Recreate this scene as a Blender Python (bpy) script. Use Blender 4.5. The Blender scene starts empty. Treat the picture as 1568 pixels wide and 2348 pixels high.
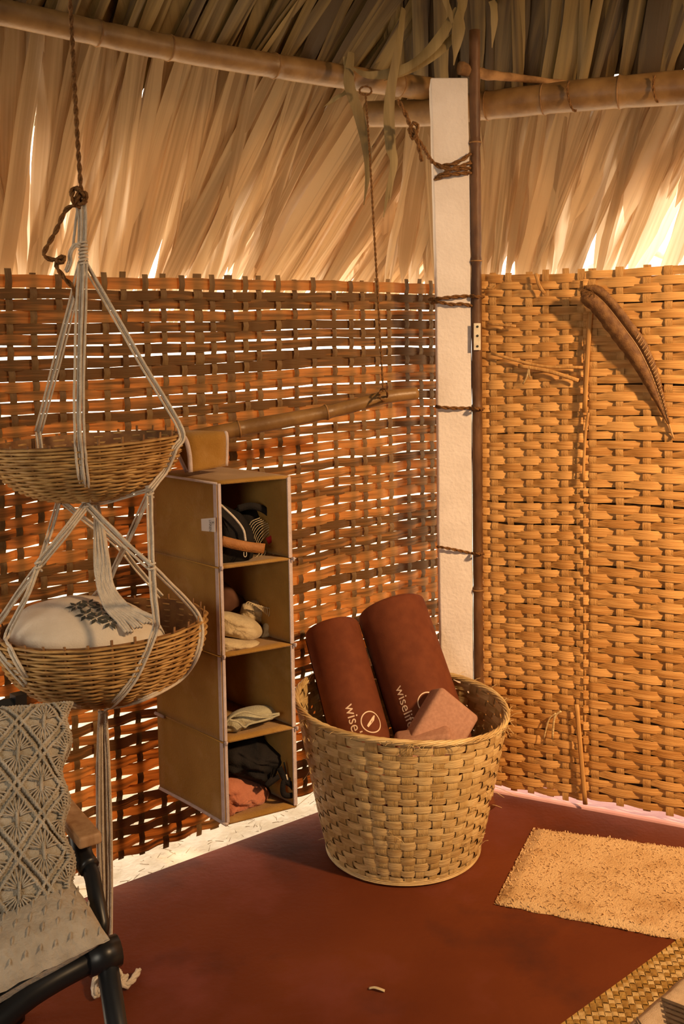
import bpy, math, random
from mathutils import Vector, Matrix, noise
R = random.Random(7)
V = Vector
# ------------------------------------------------------------------ camera
W, H, F, CX, CY = 1568, 2348, 2283.0, 784.0, 930.0
PITCH, ROLL = math.radians(4.0), math.radians(1.0)
CAM = V((0, 0, 1.4))
fwd = V((0, math.cos(PITCH), -math.sin(PITCH)))
up0 = V((0, math.sin(PITCH), math.cos(PITCH)))
X0 = V((1, 0, 0))
right = X0 * math.cos(ROLL) - up0 * math.sin(ROLL)
up = up0 * math.cos(ROLL) + X0 * math.sin(ROLL)
sc = bpy.context.scene
cd = bpy.data.cameras.new('camera'); cam = bpy.data.objects.new('camera', cd)
sc.collection.objects.link(cam)
cd.sensor_width = 36; cd.lens = F / H * 36; cd.shift_y = -(H / 2 - CY) / H
cd.clip_start = 0.02
cam.matrix_world = Matrix((( right.x, up.x, -fwd.x, CAM.x), (right.y, up.y, -fwd.y, CAM.y), (right.z, up.z, -fwd.z, CAM.z), (0, 0, 0, 1)))
sc.camera = cam
# ------------------------------------------------------------------ light
world = bpy.data.worlds.new('sky'); sc.world = world; world.use_nodes = True
bg = world.node_tree.nodes['Background']
bg.inputs[0].default_value = (1.0, 0.86, 0.68, 1); bg.inputs[1].default_value = 3.9
def area(name, loc, target, size, power, col, spread=180):
    l = bpy.data.lights.new(name, 'AREA'); l.shape = 'DISK'; l.size = size; l.energy = power; l.color = col; l.spread = math.radians(spread)
    o = bpy.data.objects.new(name, l); sc.collection.objects.link(o); o.location = loc
    o.rotation_euler = (V(target) - V(loc)).to_track_quat('-Z', 'Y').to_euler(); return o
area('warm_key', (2.15, 0.75, 2.35), (0.75, 2.9, 0.45), 0.22, 35, (1.0, 0.62, 0.31), 84)  # area light added inside, standing in for sun through an unseen door
area('fill_light', (-1.1, -1.0, 1.5), (0.0, 2.4, 0.6), 1.1, 23, (1.0, 0.88, 0.70))  # fill added behind the viewer on the left, where the walls are closed
vs = sc.view_settings; vs.view_transform = 'Standard'; vs.look = 'None'; vs.gamma = 1.0; vs.use_curve_mapping = False
vs.exposure = 0.0
# ------------------------------------------------------------------ pixel geometry of the photograph -> places in the room
def ray(u, v): return (fwd * F + right * (u - CX) - up * (v - CY)).normalized()
def onz(u, v, z=0.0):
    d = ray(u, v); return CAM + d * ((z - CAM.z) / d.z)
def dep(u, v, y):
    d = ray(u, v); return CAM + d * (y / d.y)
def onpl(u, v, p, n):
    d = ray(u, v); return CAM + d * ((p - CAM).dot(n) / d.dot(n))
# ------------------------------------------------------------------ helpers
COL = sc.collection
def tag(o, label=None, cat=None, group=None, kind=None):
    if label: o['label'] = label
    if cat: o['category'] = cat
    if group: o['group'] = group
    if kind: o['kind'] = kind
    return o
def empty(name, loc=(0, 0, 0), label=None, cat=None, group=None, kind=None):
    o = bpy.data.objects.new(name, None); COL.objects.link(o); o.location = loc; o.empty_display_size = .05
    return tag(o, label, cat, group, kind)
def wmat(o): return Matrix.Translation(o.location) if not o.parent else wmat(o.parent) @ Matrix.Translation(o.location)
class MB:
    def __init__(s): s.v = []; s.f = []
    def add(s, vs_, fs): n = len(s.v); s.v += [tuple(p) for p in vs_]; s.f += [tuple(i + n for i in f) for f in fs]; return s
    def grid(s, rows, closed=False, cap=False):
        n = len(s.v); c = len(rows[0])
        for r in rows: s.v += [tuple(p) for p in r]
        for i in range(len(rows) - 1):
            for j in range(c if closed else c - 1):
                k = (j + 1) % c
                s.f.append((n + i * c + j, n + i * c + k, n + (i + 1) * c + k, n + (i + 1) * c + j))
        if cap:
            s.f.append(tuple(n + j for j in reversed(range(c)))); s.f.append(tuple(n + (len(rows) - 1) * c + j for j in range(c)))
        return s
    def tube(s, pts, r, n=6, cap=True, flat=1.0, up=None):
        pts = [V(p) for p in pts]; rows = []; side = None
        for i, p in enumerate(pts):
            t = (pts[min(i + 1, len(pts) - 1)] - pts[max(i - 1, 0)])
            if t.length < 1e-9: t = V((0, 0, 1))
            t.normalize()
            if side is None:
                a = V(up) if up else (V((0, 0, 1)) if abs(t.z) < .9 else V((0, 1, 0)))
                side = t.cross(a).normalized()
            side = (side - t * side.dot(t)).normalized(); b = t.cross(side)
            rr = r(i / (len(pts) - 1)) if callable(r) else (r[i] if isinstance(r, (list, tuple)) else r)
            rows.append([p + (side * math.cos(2 * math.pi * k / n) + b * math.sin(2 * math.pi * k / n) * flat) * rr for k in range(n)])
        return s.grid(rows, True, cap)
    def twine(s, pts, r, pitch=None, k=2, n=5):
        """strands twisted about a path"""
        pts = resample(pts, max(8, int(plen(pts) / (r * 1.3)))); pitch = pitch or r * 9
        L = 0; sets = [[] for _ in range(k)]; side = None
        for i, p in enumerate(pts):
            t = (pts[min(i + 1, len(pts) - 1)] - pts[max(i - 1, 0)]).normalized()
            if side is None: side = t.cross(V((0, 0, 1)) if abs(t.z) < .9 else V((0, 1, 0))).normalized()
            side = (side - t * side.dot(t)).normalized(); b = t.cross(side)
            if i: L += (p - pts[i - 1]).length
            for j in range(k):
                a = 2 * math.pi * (L / pitch + j / k); sets[j].append(p + (side * math.cos(a) + b * math.sin(a)) * r * .5)
        for q in sets: s.tube(q, r * .58, n)
        return s
    def box(s, o, ax, ay, az):
        o, ax, ay, az = V(o), V(ax), V(ay), V(az)
        vs_ = [o + ax * i + ay * j + az * k for k in (0, 1) for j in (0, 1) for i in (0, 1)]
        f = [(0, 2, 3, 1), (4, 5, 7, 6), (0, 1, 5, 4), (2, 6, 7, 3), (0, 4, 6, 2), (1, 3, 7, 5)]
        if ax.cross(ay).dot(az) < 0: f = [tuple(reversed(q)) for q in f]
        return s.add(vs_, f)
    def build(s, name, m, parent=None, smooth=True, bevel=0, seg=2, sub=0, solid=0, **kw):
        me = bpy.data.meshes.new(name)
        vs_ = s.v
        if parent is not None:
            inv = wmat(parent).inverted(); vs_ = [inv @ V(p) for p in s.v]
        me.from_pydata([tuple(p) for p in vs_], [], s.f); me.update()
        if smooth: me.polygons.foreach_set('use_smooth', [True] * len(me.polygons))
        me.materials.append(m)
        o = bpy.data.objects.new(name, me); COL.objects.link(o)
        if parent is not None: o.parent = parent
        if solid: d = o.modifiers.new('solid', 'SOLIDIFY'); d.thickness = solid; d.offset = 0
        if bevel: d = o.modifiers.new('bevel', 'BEVEL'); d.width = bevel; d.segments = seg; d.limit_method = 'ANGLE'
        if sub: d = o.modifiers.new('sub', 'SUBSURF'); d.levels = d.render_levels = sub
        return tag(o, **kw)
def plen(p): return sum((V(p[i + 1]) - V(p[i])).length for i in range(len(p) - 1))
def smooth(pts, k=6):
    pts = [V(p) for p in pts]
    if len(pts) < 3: return [pts[0].lerp(pts[-1], i / k) for i in range(k + 1)]
    out = []; q = [pts[0] * 2 - pts[1]] + pts + [pts[-1] * 2 - pts[-2]]
    for i in range(1, len(q) - 2):
        a, b, c, d = q[i - 1:i + 3]
        for j in range(k):
            t = j / k
            out.append(.5 * ((2 * b) + (c - a) * t + (2 * a - 5 * b + 4 * c - d) * t * t + (3 * b - a - 3 * c + d) * t ** 3))
    return out + [pts[-1]]
def resample(pts, n):
    pts = [V(p) for p in pts]; L = plen(pts); out = [pts[0]]; acc = 0; i = 0
    for k in range(1, n):
        t = L * k / n
        while i < len(pts) - 2 and acc + (pts[i + 1] - pts[i]).length < t: acc += (pts[i + 1] - pts[i]).length; i += 1
        d = (pts[i + 1] - pts[i]).length or 1e-9; out.append(pts[i].lerp(pts[i + 1], (t - acc) / d))
    return out + [pts[-1]]
def nz(x, y=0, z=0): return noise.noise(V((x, y, z)))
# ------------------------------------------------------------------ materials
def mat(name, col, col2=None, scale=(8, 8, 8), rough=.7, bump=0.0, bscale=None, transl=0.0, tcol=None, rnd=0.0, spec=.3, metal=0, fine=0, detail=4, coord='Object', sheen=0, contrast=(.35, .65)):
    m = bpy.data.materials.new(name); m.use_nodes = True; nt = m.node_tree; N = nt.nodes; L = nt.links
    b = N['Principled BSDF']; out = N['Material Output']
    b.inputs['Roughness'].default_value = rough; b.inputs['Specular IOR Level'].default_value = spec; b.inputs['Metallic'].default_value = metal
    if sheen: b.inputs['Sheen Weight'].default_value = sheen
    tc = N.new('ShaderNodeTexCoord'); mp = N.new('ShaderNodeMapping'); mp.inputs['Scale'].default_value = scale
    L.new(tc.outputs[coord], mp.inputs['Vector'])
    nn = N.new('ShaderNodeTexNoise'); nn.inputs['Scale'].default_value = 1; nn.inputs['Detail'].default_value = detail
    L.new(mp.outputs[0], nn.inputs['Vector'])
    cr = N.new('ShaderNodeValToRGB'); cr.color_ramp.elements[0].position, cr.color_ramp.elements[1].position = contrast
    cr.color_ramp.elements[0].color = (*(col2 or tuple(c * .75 for c in col)), 1); cr.color_ramp.elements[1].color = (*col, 1)
    fac = nn.outputs['Fac']
    if rnd:
        oi = N.new('ShaderNodeObjectInfo'); mr = N.new('ShaderNodeMapRange')
        mr.inputs['To Min'].default_value = -rnd; mr.inputs['To Max'].default_value = rnd; L.new(oi.outputs['Random'], mr.inputs['Value'])
        ad = N.new('ShaderNodeMath'); ad.operation = 'ADD'; ad.use_clamp = True; L.new(fac, ad.inputs[0]); L.new(mr.outputs[0], ad.inputs[1]); fac = ad.outputs[0]
        av = N.new('ShaderNodeVectorMath'); av.operation = 'MULTIPLY_ADD'; av.inputs[1].default_value = (17, 31, 23)
        L.new(oi.outputs['Random'], av.inputs[0]); L.new(tc.outputs[coord], av.inputs[2]); L.new(av.outputs[0], mp.inputs['Vector'])
    L.new(fac, cr.inputs[0]); c = cr.outputs[0]
    L.new(c, b.inputs['Base Color'])
    if bump:
        bn = N.new('ShaderNodeTexNoise'); bm = N.new('ShaderNodeMapping'); bm.inputs['Scale'].default_value = bscale or tuple(4 * q for q in scale)
        L.new(tc.outputs[coord], bm.inputs['Vector']); L.new(bm.outputs[0], bn.inputs['Vector']); bn.inputs['Scale'].default_value = 1; bn.inputs['Detail'].default_value = 5
        bp = N.new('ShaderNodeBump'); bp.inputs['Strength'].default_value = bump; bp.inputs['Distance'].default_value = .004
        L.new(bn.outputs['Fac'], bp.inputs['Height']); L.new(bp.outputs[0], b.inputs['Normal'])
    if transl:
        t = N.new('ShaderNodeBsdfTranslucent'); mx = N.new('ShaderNodeMixShader'); mx.inputs[0].default_value = transl
        if tcol:
            cr2 = N.new('ShaderNodeValToRGB'); cr2.color_ramp.elements[0].position, cr2.color_ramp.elements[1].position = contrast
            cr2.color_ramp.elements[0].color = (*tcol[1], 1); cr2.color_ramp.elements[1].color = (*tcol[0], 1); L.new(fac, cr2.inputs[0]); L.new(cr2.outputs[0], t.inputs[0])
        else: L.new(c, t.inputs[0])
        L.new(b.outputs[0], mx.inputs[1]); L.new(t.outputs[0], mx.inputs[2]); L.new(mx.outputs[0], out.inputs[0])
    return m
M = {}
M['plaster'] = mat('white_plaster', (.80, .72, .66), (.72, .64, .58), (9, 9, 9), .9, .5, (90, 90, 90), spec=.1)
M['floor'] = mat('red_oxide_cement', (.175, .044, .013), (.105, .022, .007), (2.2, 2.2, 2.2), .75, .4, (70, 70, 70), spec=.12, detail=8, contrast=(.25, .75))
def blotch(m, col, scale, lo, hi, seed):
    nt = m.node_tree; N = nt.nodes; L = nt.links; b = N['Principled BSDF']; src = b.inputs['Base Color'].links[0].from_socket
    tc = N.new('ShaderNodeTexCoord'); mp = N.new('ShaderNodeMapping'); mp.inputs['Scale'].default_value = (scale,) * 3; mp.inputs['Location'].default_value = (seed, seed * .7, 0)
    nn = N.new('ShaderNodeTexNoise'); nn.inputs['Scale'].default_value = 1; nn.inputs['Detail'].default_value = 5; nn.inputs['Roughness'].default_value = .6
    mr = N.new('ShaderNodeMapRange'); mr.inputs['From Min'].default_value = lo; mr.inputs['From Max'].default_value = hi
    mx = N.new('ShaderNodeMix'); mx.data_type = 'RGBA'; mx.inputs['B'].default_value = (*col, 1)
    L.new(tc.outputs['Object'], mp.inputs[0]); L.new(mp.outputs[0], nn.inputs['Vector']); L.new(nn.outputs['Fac'], mr.inputs['Value']); L.new(mr.outputs[0], mx.inputs['Factor']); L.new(src, mx.inputs['A']); L.new(mx.outputs['Result'], b.inputs['Base Color'])
blotch(M['floor'], (.20, .055, .04), 1.9, .52, .76, 3.3)  # irregular paler, purplish patches mixed into the floor colour
blotch(M['floor'], (.075, .022, .012), 2.6, .56, .74, 8.1)
M['sunlit_strip'] = mat('sunlit_pink_cement', (.78, .46, .46), (.66, .34, .34), (7, 7, 7), .8, .4)  # pale pink paints in the sunlight on the red slab outside
M['sand'] = mat('pale_sand', (.80, .72, .60), (.62, .53, .40), (14, 14, 14), .95, .8, (60, 60, 60), spec=.05)
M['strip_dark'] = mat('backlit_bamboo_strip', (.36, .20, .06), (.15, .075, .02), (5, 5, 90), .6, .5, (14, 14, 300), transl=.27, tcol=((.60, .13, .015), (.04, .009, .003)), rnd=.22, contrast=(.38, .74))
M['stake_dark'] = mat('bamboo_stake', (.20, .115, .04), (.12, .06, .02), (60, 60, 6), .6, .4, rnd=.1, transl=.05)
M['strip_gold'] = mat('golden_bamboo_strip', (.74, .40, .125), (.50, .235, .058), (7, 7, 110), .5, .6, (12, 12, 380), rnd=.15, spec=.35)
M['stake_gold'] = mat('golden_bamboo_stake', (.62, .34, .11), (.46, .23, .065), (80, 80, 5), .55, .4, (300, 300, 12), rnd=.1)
M['back'] = mat('gap_darkener_brown', (.10, .05, .018), (.06, .03, .01), (9, 9, 60), .9)
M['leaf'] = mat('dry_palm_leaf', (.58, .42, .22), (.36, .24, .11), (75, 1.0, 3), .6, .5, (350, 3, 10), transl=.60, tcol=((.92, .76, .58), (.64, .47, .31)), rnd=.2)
M['leaf_in'] = mat('shaded_palm_leaf', (.23, .15, .048), (.06, .034, .010), (26, 1.2, 3), .6, .5, (150, 4, 10), transl=.06, rnd=.2)  # darker copy of the leaf, shade under the roof put into its colour
M['blade'] = mat('hanging_palm_leaf', (.32, .23, .10), (.18, .12, .045), (26, 1.2, 3), .6, .5, (150, 4, 10), transl=.1)
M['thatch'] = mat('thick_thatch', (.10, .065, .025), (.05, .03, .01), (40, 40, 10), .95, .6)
M['bamboo'] = mat('bamboo_pole', (.30, .165, .055), (.17, .085, .026), (14, 14, 14), .42, .3, (60, 60, 60), spec=.45)
M['bamboo_dark'] = mat('dark_bamboo_pole', (.16, .075, .03), (.07, .03, .012), (22, 22, 9), .5, .4, spec=.3)
M['branch'] = mat('weathered_branch', (.36, .19, .07), (.16, .075, .025), (20, 20, 20), .8, .7)
M['coir'] = mat('coir_twine', (.26, .12, .035), (.13, .055, .015), (200, 200, 200), .9, .6)
M['straw'] = mat('pale_straw_strip', (.74, .54, .25), (.48, .31, .12), (14, 14, 120), .34, .5, (30, 30, 380), rnd=.17, spec=.55)
M['straw_in'] = mat('straw_stake', (.60, .42, .18), (.44, .28, .10), (90, 90, 8), .4, .4, rnd=.12, spec=.5)
M['rattan'] = mat('woven_rattan', (.56, .34, .12), (.30, .155, .045), (26, 26, 60), .5, .5, (60, 60, 160), spec=.35)
M['rattan_in'] = mat('rattan_rib', (.30, .15, .05), (.18, .08, .03), (40, 40, 40), .6)
M['cotton'] = mat('cotton_cord', (.84, .74, .60), (.70, .60, .47), (60, 60, 60), .9, .8, (500, 500, 900), spec=.1, sheen=.2)
M['felt'] = mat('mustard_fabric', (.39, .215, .050), (.32, .165, .034), (9, 9, 9), .9, .4, (250, 250, 250), spec=.08, sheen=.15)
M['piping'] = mat('pale_piping', (.70, .58, .56), (.60, .49, .47), (60, 60, 60), .8, .5, (600, 600, 600))
M['mat_red'] = mat('maroon_rubber', (.165, .044, .016), (.13, .033, .012), (30, 30, 30), .75, .35, (900, 900, 900), spec=.2)
M['print'] = mat('cream_print', (.82, .62, .45), (.76, .56, .40), (30, 30, 30), .6)
M['block'] = mat('dusty_pink_foam', (.46, .25, .17), (.38, .20, .135), (120, 120, 120), .9, .4, (700, 700, 700), spec=.1)
M['black'] = mat('black_cloth', (.022, .018, .016), (.010, .009, .009), (20, 20, 20), .9, .5, (300, 300, 300), spec=.15)
M['black_metal'] = mat('black_metal', (.016, .018, .022), (.010, .011, .013), (9, 9, 9), .35, spec=.5)
M['leather'] = mat('tan_leather', (.40, .17, .05), (.32, .13, .035), (60, 60, 60), .6, .4)
M['red'] = mat('red_cloth', (.42, .02, .02), (.36, .015, .015), (60, 60, 60), .8)
M['cream'] = mat('cream_cloth', (.62, .50, .30), (.50, .38, .21), (25, 25, 25), .9, .6, (200, 200, 200), sheen=.2)
M['sage'] = mat('pale_green_cloth', (.50, .46, .30), (.42, .38, .24), (25, 25, 25), .9, .6, (300, 300, 300), sheen=.2)
M['terra'] = mat('terracotta_cloth', (.58, .22, .12), (.47, .16, .085), (25, 25, 25), .9, .7, (200, 200, 200), sheen=.2)
M['darkbox'] = mat('dark_brown_card', (.13, .055, .03), (.10, .04, .02), (25, 25, 25), .8)
M['white_cloth'] = mat('white_cotton', (.74, .66, .55), (.66, .58, .47), (20, 20, 20), .9, .4, (300, 300, 300))
M['ink'] = mat('dark_ink', (.06, .06, .05), (.05, .05, .04), (9, 9, 9), .8)
M['label_white'] = mat('white_label', (.80, .74, .70), (.76, .70, .66), (9, 9, 9), .7)
M['macrame'] = mat('cotton_macrame', (.64, .58, .48), (.46, .41, .32), (40, 40, 40), .95, .9, (350, 350, 350), sheen=.2)
M['sherpa'] = mat('cream_knitted_cover', (.56, .50, .41), (.43, .37, .29), (30, 30, 30), .95, 1.0, (120, 120, 120), sheen=.3)
blotch(M['felt'], (.47, .28, .10), 7, .52, .74, 2.2)  # irregular lighter patches mixed into the fabric colour
M['oak'] = mat('oiled_wood', (.52, .32, .17), (.38, .21, .10), (60, 60, 8), .4, .2)
M['rug'] = mat('cream_cotton_rug', (.72, .49, .25), (.58, .36, .155), (7, 7, 7), .95, 1.0, (260, 260, 260), detail=7, contrast=(.3, .6))
blotch(M['rug'], (.46, .25, .09), 9, .54, .75, 1.1)
M['sedge'] = mat('woven_sedge', (.52, .33, .09), (.30, .165, .04), (60, 60, 60), .5, .4, rnd=.15)
M['textile'] = mat('cream_textile', (.66, .50, .33), (.56, .41, .26), (60, 60, 60), .95, .7, (500, 500, 500))
M['charcoal'] = mat('charcoal_thread', (.10, .07, .05), (.07, .05, .03), (60, 60, 60), .95)
M['steel'] = mat('painted_steel', (.80, .72, .55), (.68, .58, .42), (60, 60, 60), .4, .1, metal=.2)
M['feather'] = mat('brown_feather', (.24, .115, .035), (.13, .055, .018), (60, 60, 60), .6, .4)
M['quill'] = mat('horn_quill', (.55, .33, .14), (.45, .25, .1), (40, 40, 40), .4)
M['plain_wall'] = mat('brown_bamboo_wall', (.36, .21, .09), (.24, .13, .05), (4, 4, 40), .8)  # plain brown bamboo for the unseen walls
# ------------------------------------------------------------------ room frame
A1, A2 = onz(258, 2035), onz(985, 1768)            # slab edge under the left wall
wl = (A2 - A1).normalized(); nl = V((-wl.y, wl.x, 0))   # nl points outside
if nl.y < 0: nl = -nl
B1, B2 = onz(1140, 1819), onz(1568, 1899)
wr = (B2 - B1).normalized(); nr = V((-wr.y, wr.x, 0))
if nr.y < 0: nr = -nr
PB = onz(1046, 1826)                               # foot of the post
# corner point = crossing of both wall lines
t = ((B1 - A1).cross(wr)).z / (wl.cross(wr)).z
CO = A1 + wl * t
bis = (-wl + wr).normalized(); APEX = CO + bis * 2.5; APEX.z = 3.85
ZB = 2.33
def wallpt(base, w, n):
    return lambda s, z, o=0.0: base + w * s - n * o + V((0, 0, z))   # o > 0 is towards the room
OL, OR_ = CO + nl * .03, CO + nr * .02
LW = wallpt(OL, -wl, nl); RW = wallpt(OR_, wr, nr)
def l_sz(u, v):
    p = onpl(u, v, OL, nl); return (p - OL).dot(-wl), p.z
def r_sz(u, v):
    p = onpl(u, v, OR_, nr); return (p - OR_).dot(wr), p.z
# floor slab, ground
mb = MB(); q = [A1 - wl * 2.5, CO + V((0, 0, 0)), B2 + wr * 3.0, V((3.5, -3.2, 0)), V((-2.6, -3.2, 0))]
top = [V((p.x, p.y, 0)) for p in q]; bot = [V((p.x, p.y, -.12)) for p in q]
mb.add(top + bot, [(4, 3, 2, 1, 0), (5, 6, 7, 8, 9)] + [(i, (i + 1) % 5, 5 + (i + 1) % 5, 5 + i) for i in range(5)])
mb.build('floor', M['floor'], None, smooth=False, kind='structure', label='red oxide cement floor, matt and blotchy', cat='floor')
g = MB(); n = 60; rows = []
for i in range(n + 1):
    rows.append([V((-14 + 28 * j / n, -6 + 26 * i / n, -.055 + .012 * nz(j * .7, i * .7))) for j in range(n + 1)])
g.grid(rows); g.build('ground', M['sand'], None, kind='structure', label='pale sandy ground outside the hut, strewn with straw', cat='ground')
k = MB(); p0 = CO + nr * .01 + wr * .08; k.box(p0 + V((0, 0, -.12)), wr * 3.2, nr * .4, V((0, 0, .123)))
k.build('sunlit_floor_1', M['sunlit_strip'], None, smooth=False, bevel=.01, kind='structure', label='cement floor strip outside under the golden woven wall, sunlight put into its pink colour', cat='sunlit_strip')
# walls behind the viewer, so that the room is closed
hut = [CO - wl * 2.75, V((-2.5, -.9, 0)), V((-1.2, -2.9, 0)), V((1.9, -3.0, 0)), V((3.7, -.4, 0)), CO + wr * 2.9]
for i, nm in enumerate(['wall_left', 'wall_rear_left', 'wall_rear', 'wall_rear_right', 'wall_right']):
    a, b = hut[i], hut[i + 1]; d = (b - a).normalized(); nn_ = V((-d.y, d.x, 0))
    MB().box(a, b - a, nn_ * -.03, V((0, 0, 2.35))).build(nm, M['plain_wall'], None, smooth=False, kind='structure', label='plain bamboo wall behind the viewer', cat='wall')
# ------------------------------------------------------------------ woven walls
def ribbon_row(f, svals, z, w, o, bulge, wob):
    rows = []
    for i, s in enumerate(svals):
        ww = w(i); oo = o(i); zz = z(i)
        rows.append([f(s, zz - ww / 2, oo), f(s, zz, oo + bulge), f(s, zz + ww / 2, oo)])
    return rows
def weave(f, stakes, zs, row_w, amp, mrow, mstake, parent, rname, sname, sw, warp, seed, s0, s1, zb, zt, gapv=.25, slope=0.0, closed=False, sub=4, tuck=.85, stake_ext=.018):
    """rows over and under stakes; stakes: list of (s, width); zs: row heights; warp(s,z) shifts a height"""
    rr = random.Random(seed)
    ss = [s for s, _ in stakes]
    ext = [s0] + ss + [s1]
    for ri, z in enumerate(zs):
        sv = []; ov = []
        for i in range(len(ext) - 1):
            for j in range(sub):
                t = j / sub; s = ext[i] + (ext[i + 1] - ext[i]) * t; sv.append(s)
                a = 1 if (i + ri) % 2 else -1; ov.append(amp * a * math.tanh(2.2 * math.cos(math.pi * t)))
        sv.append(ext[-1]); ov.append(ov[0] if closed else 0)
        w0 = row_w * rr.uniform(1 - gapv * .6, 1 + gapv * .4); dz = rr.uniform(-.12, .12) * row_w
        wv = [max(.3 * row_w, w0 * (1 + gapv * .9 * nz(s * 5, z * 40 + seed, 1)) * (tuck + (1 - tuck) * (o / amp * .5 + .5))) for s, o in zip(sv, ov)]
        zv = [z + dz + warp(s, z) + .12 * row_w * nz(s * 6 + 9, z * 30, seed) for s in sv]
        if closed: wv[-1] = wv[0]; zv[-1] = zv[0]
        m = MB(); m.grid([[f(s, zz - w / 2, o), f(s, zz, o + .0009), f(s, zz + w / 2, o)] for s, zz, w, o in zip(sv, zv, wv, ov)])
        m.build(rname, mrow, parent)
    for i, (s, wd) in enumerate(stakes):
        pts = []; lean = rr.uniform(-.25, .25) * sw; ph = rr.uniform(0, 9)
        zz = [zb - rr.uniform(0, stake_ext)]; oo = [0]
        for ri, z in enumerate(zs):
            a = 1 if (i + 1 + ri) % 2 else -1
            zz.append(z + warp(s, z)); oo.append(-amp * a * .9)
            if ri < len(zs) - 1: zz.append((z + zs[ri + 1]) / 2 + warp(s, (z + zs[ri + 1]) / 2)); oo.append(0)
        zz.append(zt + rr.uniform(.3, 1) * stake_ext); oo.append(0)
        m = MB(); rows = []
        for z, o in zip(zz, oo):
            t = (z - zb) / (zt - zb); c = s + lean * (t - .5) * 2 + .15 * sw * nz(z * 4, ph); w = wd * (1 + .15 * nz(z * 9, ph + 4))
            rows.append([f(c - w / 2, z, o), f(c, z, o + .001), f(c + w / 2, z, o)])
        m.grid(rows); m.build(sname, mstake, parent)
# left wall
wallA = empty('wall_weave', CO - wl * 1.0, 'loosely woven bamboo wall, backlit and orange, with light slits between its strips', 'wall', None, 'structure')
wallA.name = 'wall_back_left'
px = [-60, -20, 22, 73, 134, 185, 235, 283, 336, 373, 418, 455, 487, 525, 560, 588, 633, 675, 716, 762, 800, 830, 860, 890, 930, 962, 985, 1003]
stk = []
for p in px:
    s, _ = l_sz(p, 645); stk.append((s, .0165 if p not in (455, 525) else .026))
stk.sort(); s0 = l_sz(1014, 1000)[0]; s1 = stk[-1][0] + .6
extra = stk[-1][0] + .06
while extra < s1: stk.append((extra, .02)); extra += .06
z_top = l_sz(500, 642)[1]; z_bot = .05
nrow = 55; zs = [z_bot + (z_top - z_bot) * (i + .5) / nrow for i in range(nrow)]
def warpL(s, z): 
    t = (z - z_bot) / (z_top - z_bot); e = 4 * t * (1 - t)
    return e * (.022 * nz(s * 1.3, z * 1.2, 3) + .012 * nz(s * 4, z * 2, 8)) + .012 * (1 - t) * nz(s * 3, 5)
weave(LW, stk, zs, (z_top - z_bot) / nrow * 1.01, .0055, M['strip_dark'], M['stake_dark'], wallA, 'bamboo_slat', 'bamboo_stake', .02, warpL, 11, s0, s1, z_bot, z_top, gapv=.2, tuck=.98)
# right wall, two mats side by side
wallB = empty('wall_back_right', CO + wr * .8, 'tightly woven golden bamboo wall of wide flat strips', 'wall', None, 'structure')
zt1 = r_sz(1200, 628)[1]; zb1 = .016
seam = r_sz(1342, 1200)[0]
sA = [r_sz(p, 1200)[0] for p in (1110, 1136, 1172, 1215, 1256, 1296, 1330)]
sB = [seam + .025]
while sB[-1] < 2.6: sB.append(sB[-1] + (.074 if len(sB) % 3 else .060))
nr1 = 70
zsA = [zb1 + (zt1 - zb1) * (i + .5) / nr1 for i in range(nr1)]
e0 = r_sz(1104, 1200)[0]
def warpR(s, z): return .010 * nz(s * 2.2, z * 2.5, 14) + .006 * nz(s * 6, z * 3, 2)
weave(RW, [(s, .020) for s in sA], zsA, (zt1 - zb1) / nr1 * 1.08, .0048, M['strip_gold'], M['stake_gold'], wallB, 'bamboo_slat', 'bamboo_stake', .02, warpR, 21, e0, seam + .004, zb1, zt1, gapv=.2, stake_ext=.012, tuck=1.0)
zb2 = .032
nr2 = 67
zsB = [zb2 + (zt1 - zb2) * (i + .5) / nr2 for i in range(nr2)]
def warpR2(s, z):
    t = max(0, 1 - z / .9)
    return .010 * nz(s * 2.2, z * 2.5, 14) - (s - seam) * .03 * t * min(1, z * 4)
RW2 = lambda s, z, o=0.0: RW(s, z, o + .006)
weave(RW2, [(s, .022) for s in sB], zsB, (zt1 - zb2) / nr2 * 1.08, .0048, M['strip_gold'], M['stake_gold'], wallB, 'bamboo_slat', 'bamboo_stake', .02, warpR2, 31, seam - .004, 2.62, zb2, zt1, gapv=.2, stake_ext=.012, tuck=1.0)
MB().box(RW(e0 + .01, .03, -.016), wr * 2.6, nr * .004, V((0, 0, zt1 - .05))).build('gap_darkener', M['back'], wallB, smooth=False)  # dark sheet added behind the weave so its gaps look shaded
# loose canes over the seam
def cane(pts, w, name='loose_cane', mt='stake_gold'):
    m = MB(); P = smooth([RW(*r_sz(u, v), .02) for u, v in pts], 5)
    m.tube(P, w / 2, 6, flat=.35, up=nr); m.build(name, M[mt], wallB)
cane([(1357, 715), (1351, 800), (1343, 945)], .014); cane([(1352, 945), (1345, 1000), (1340, 1100)], .008)
cane([(1325, 1610), (1333, 1700), (1345, 1838)], .014)
cane([(1232, 628), (1240, 655), (1252, 673)], .01); cane([(1192, 838), (1260, 850), (1330, 872)], .012)
cane([(1122, 742), (1187, 748)], .008); cane([(1120, 660), (1133, 662), (1140, 655)], .006)
cane([(1130, 810), (1240, 838), (1340, 842)], .009); cane([(1216, 842), (1212, 862), (1203, 880)], .006, mt='straw')
cane([(1220, 838), (1217, 850), (1219, 866)], .005, mt='straw')
cane([(1270, 1690), (1275, 1640), (1290, 1625)], .007, mt='straw'); cane([(1250, 1690), (1262, 1645), (1278, 1630)], .005, mt='straw')
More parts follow.
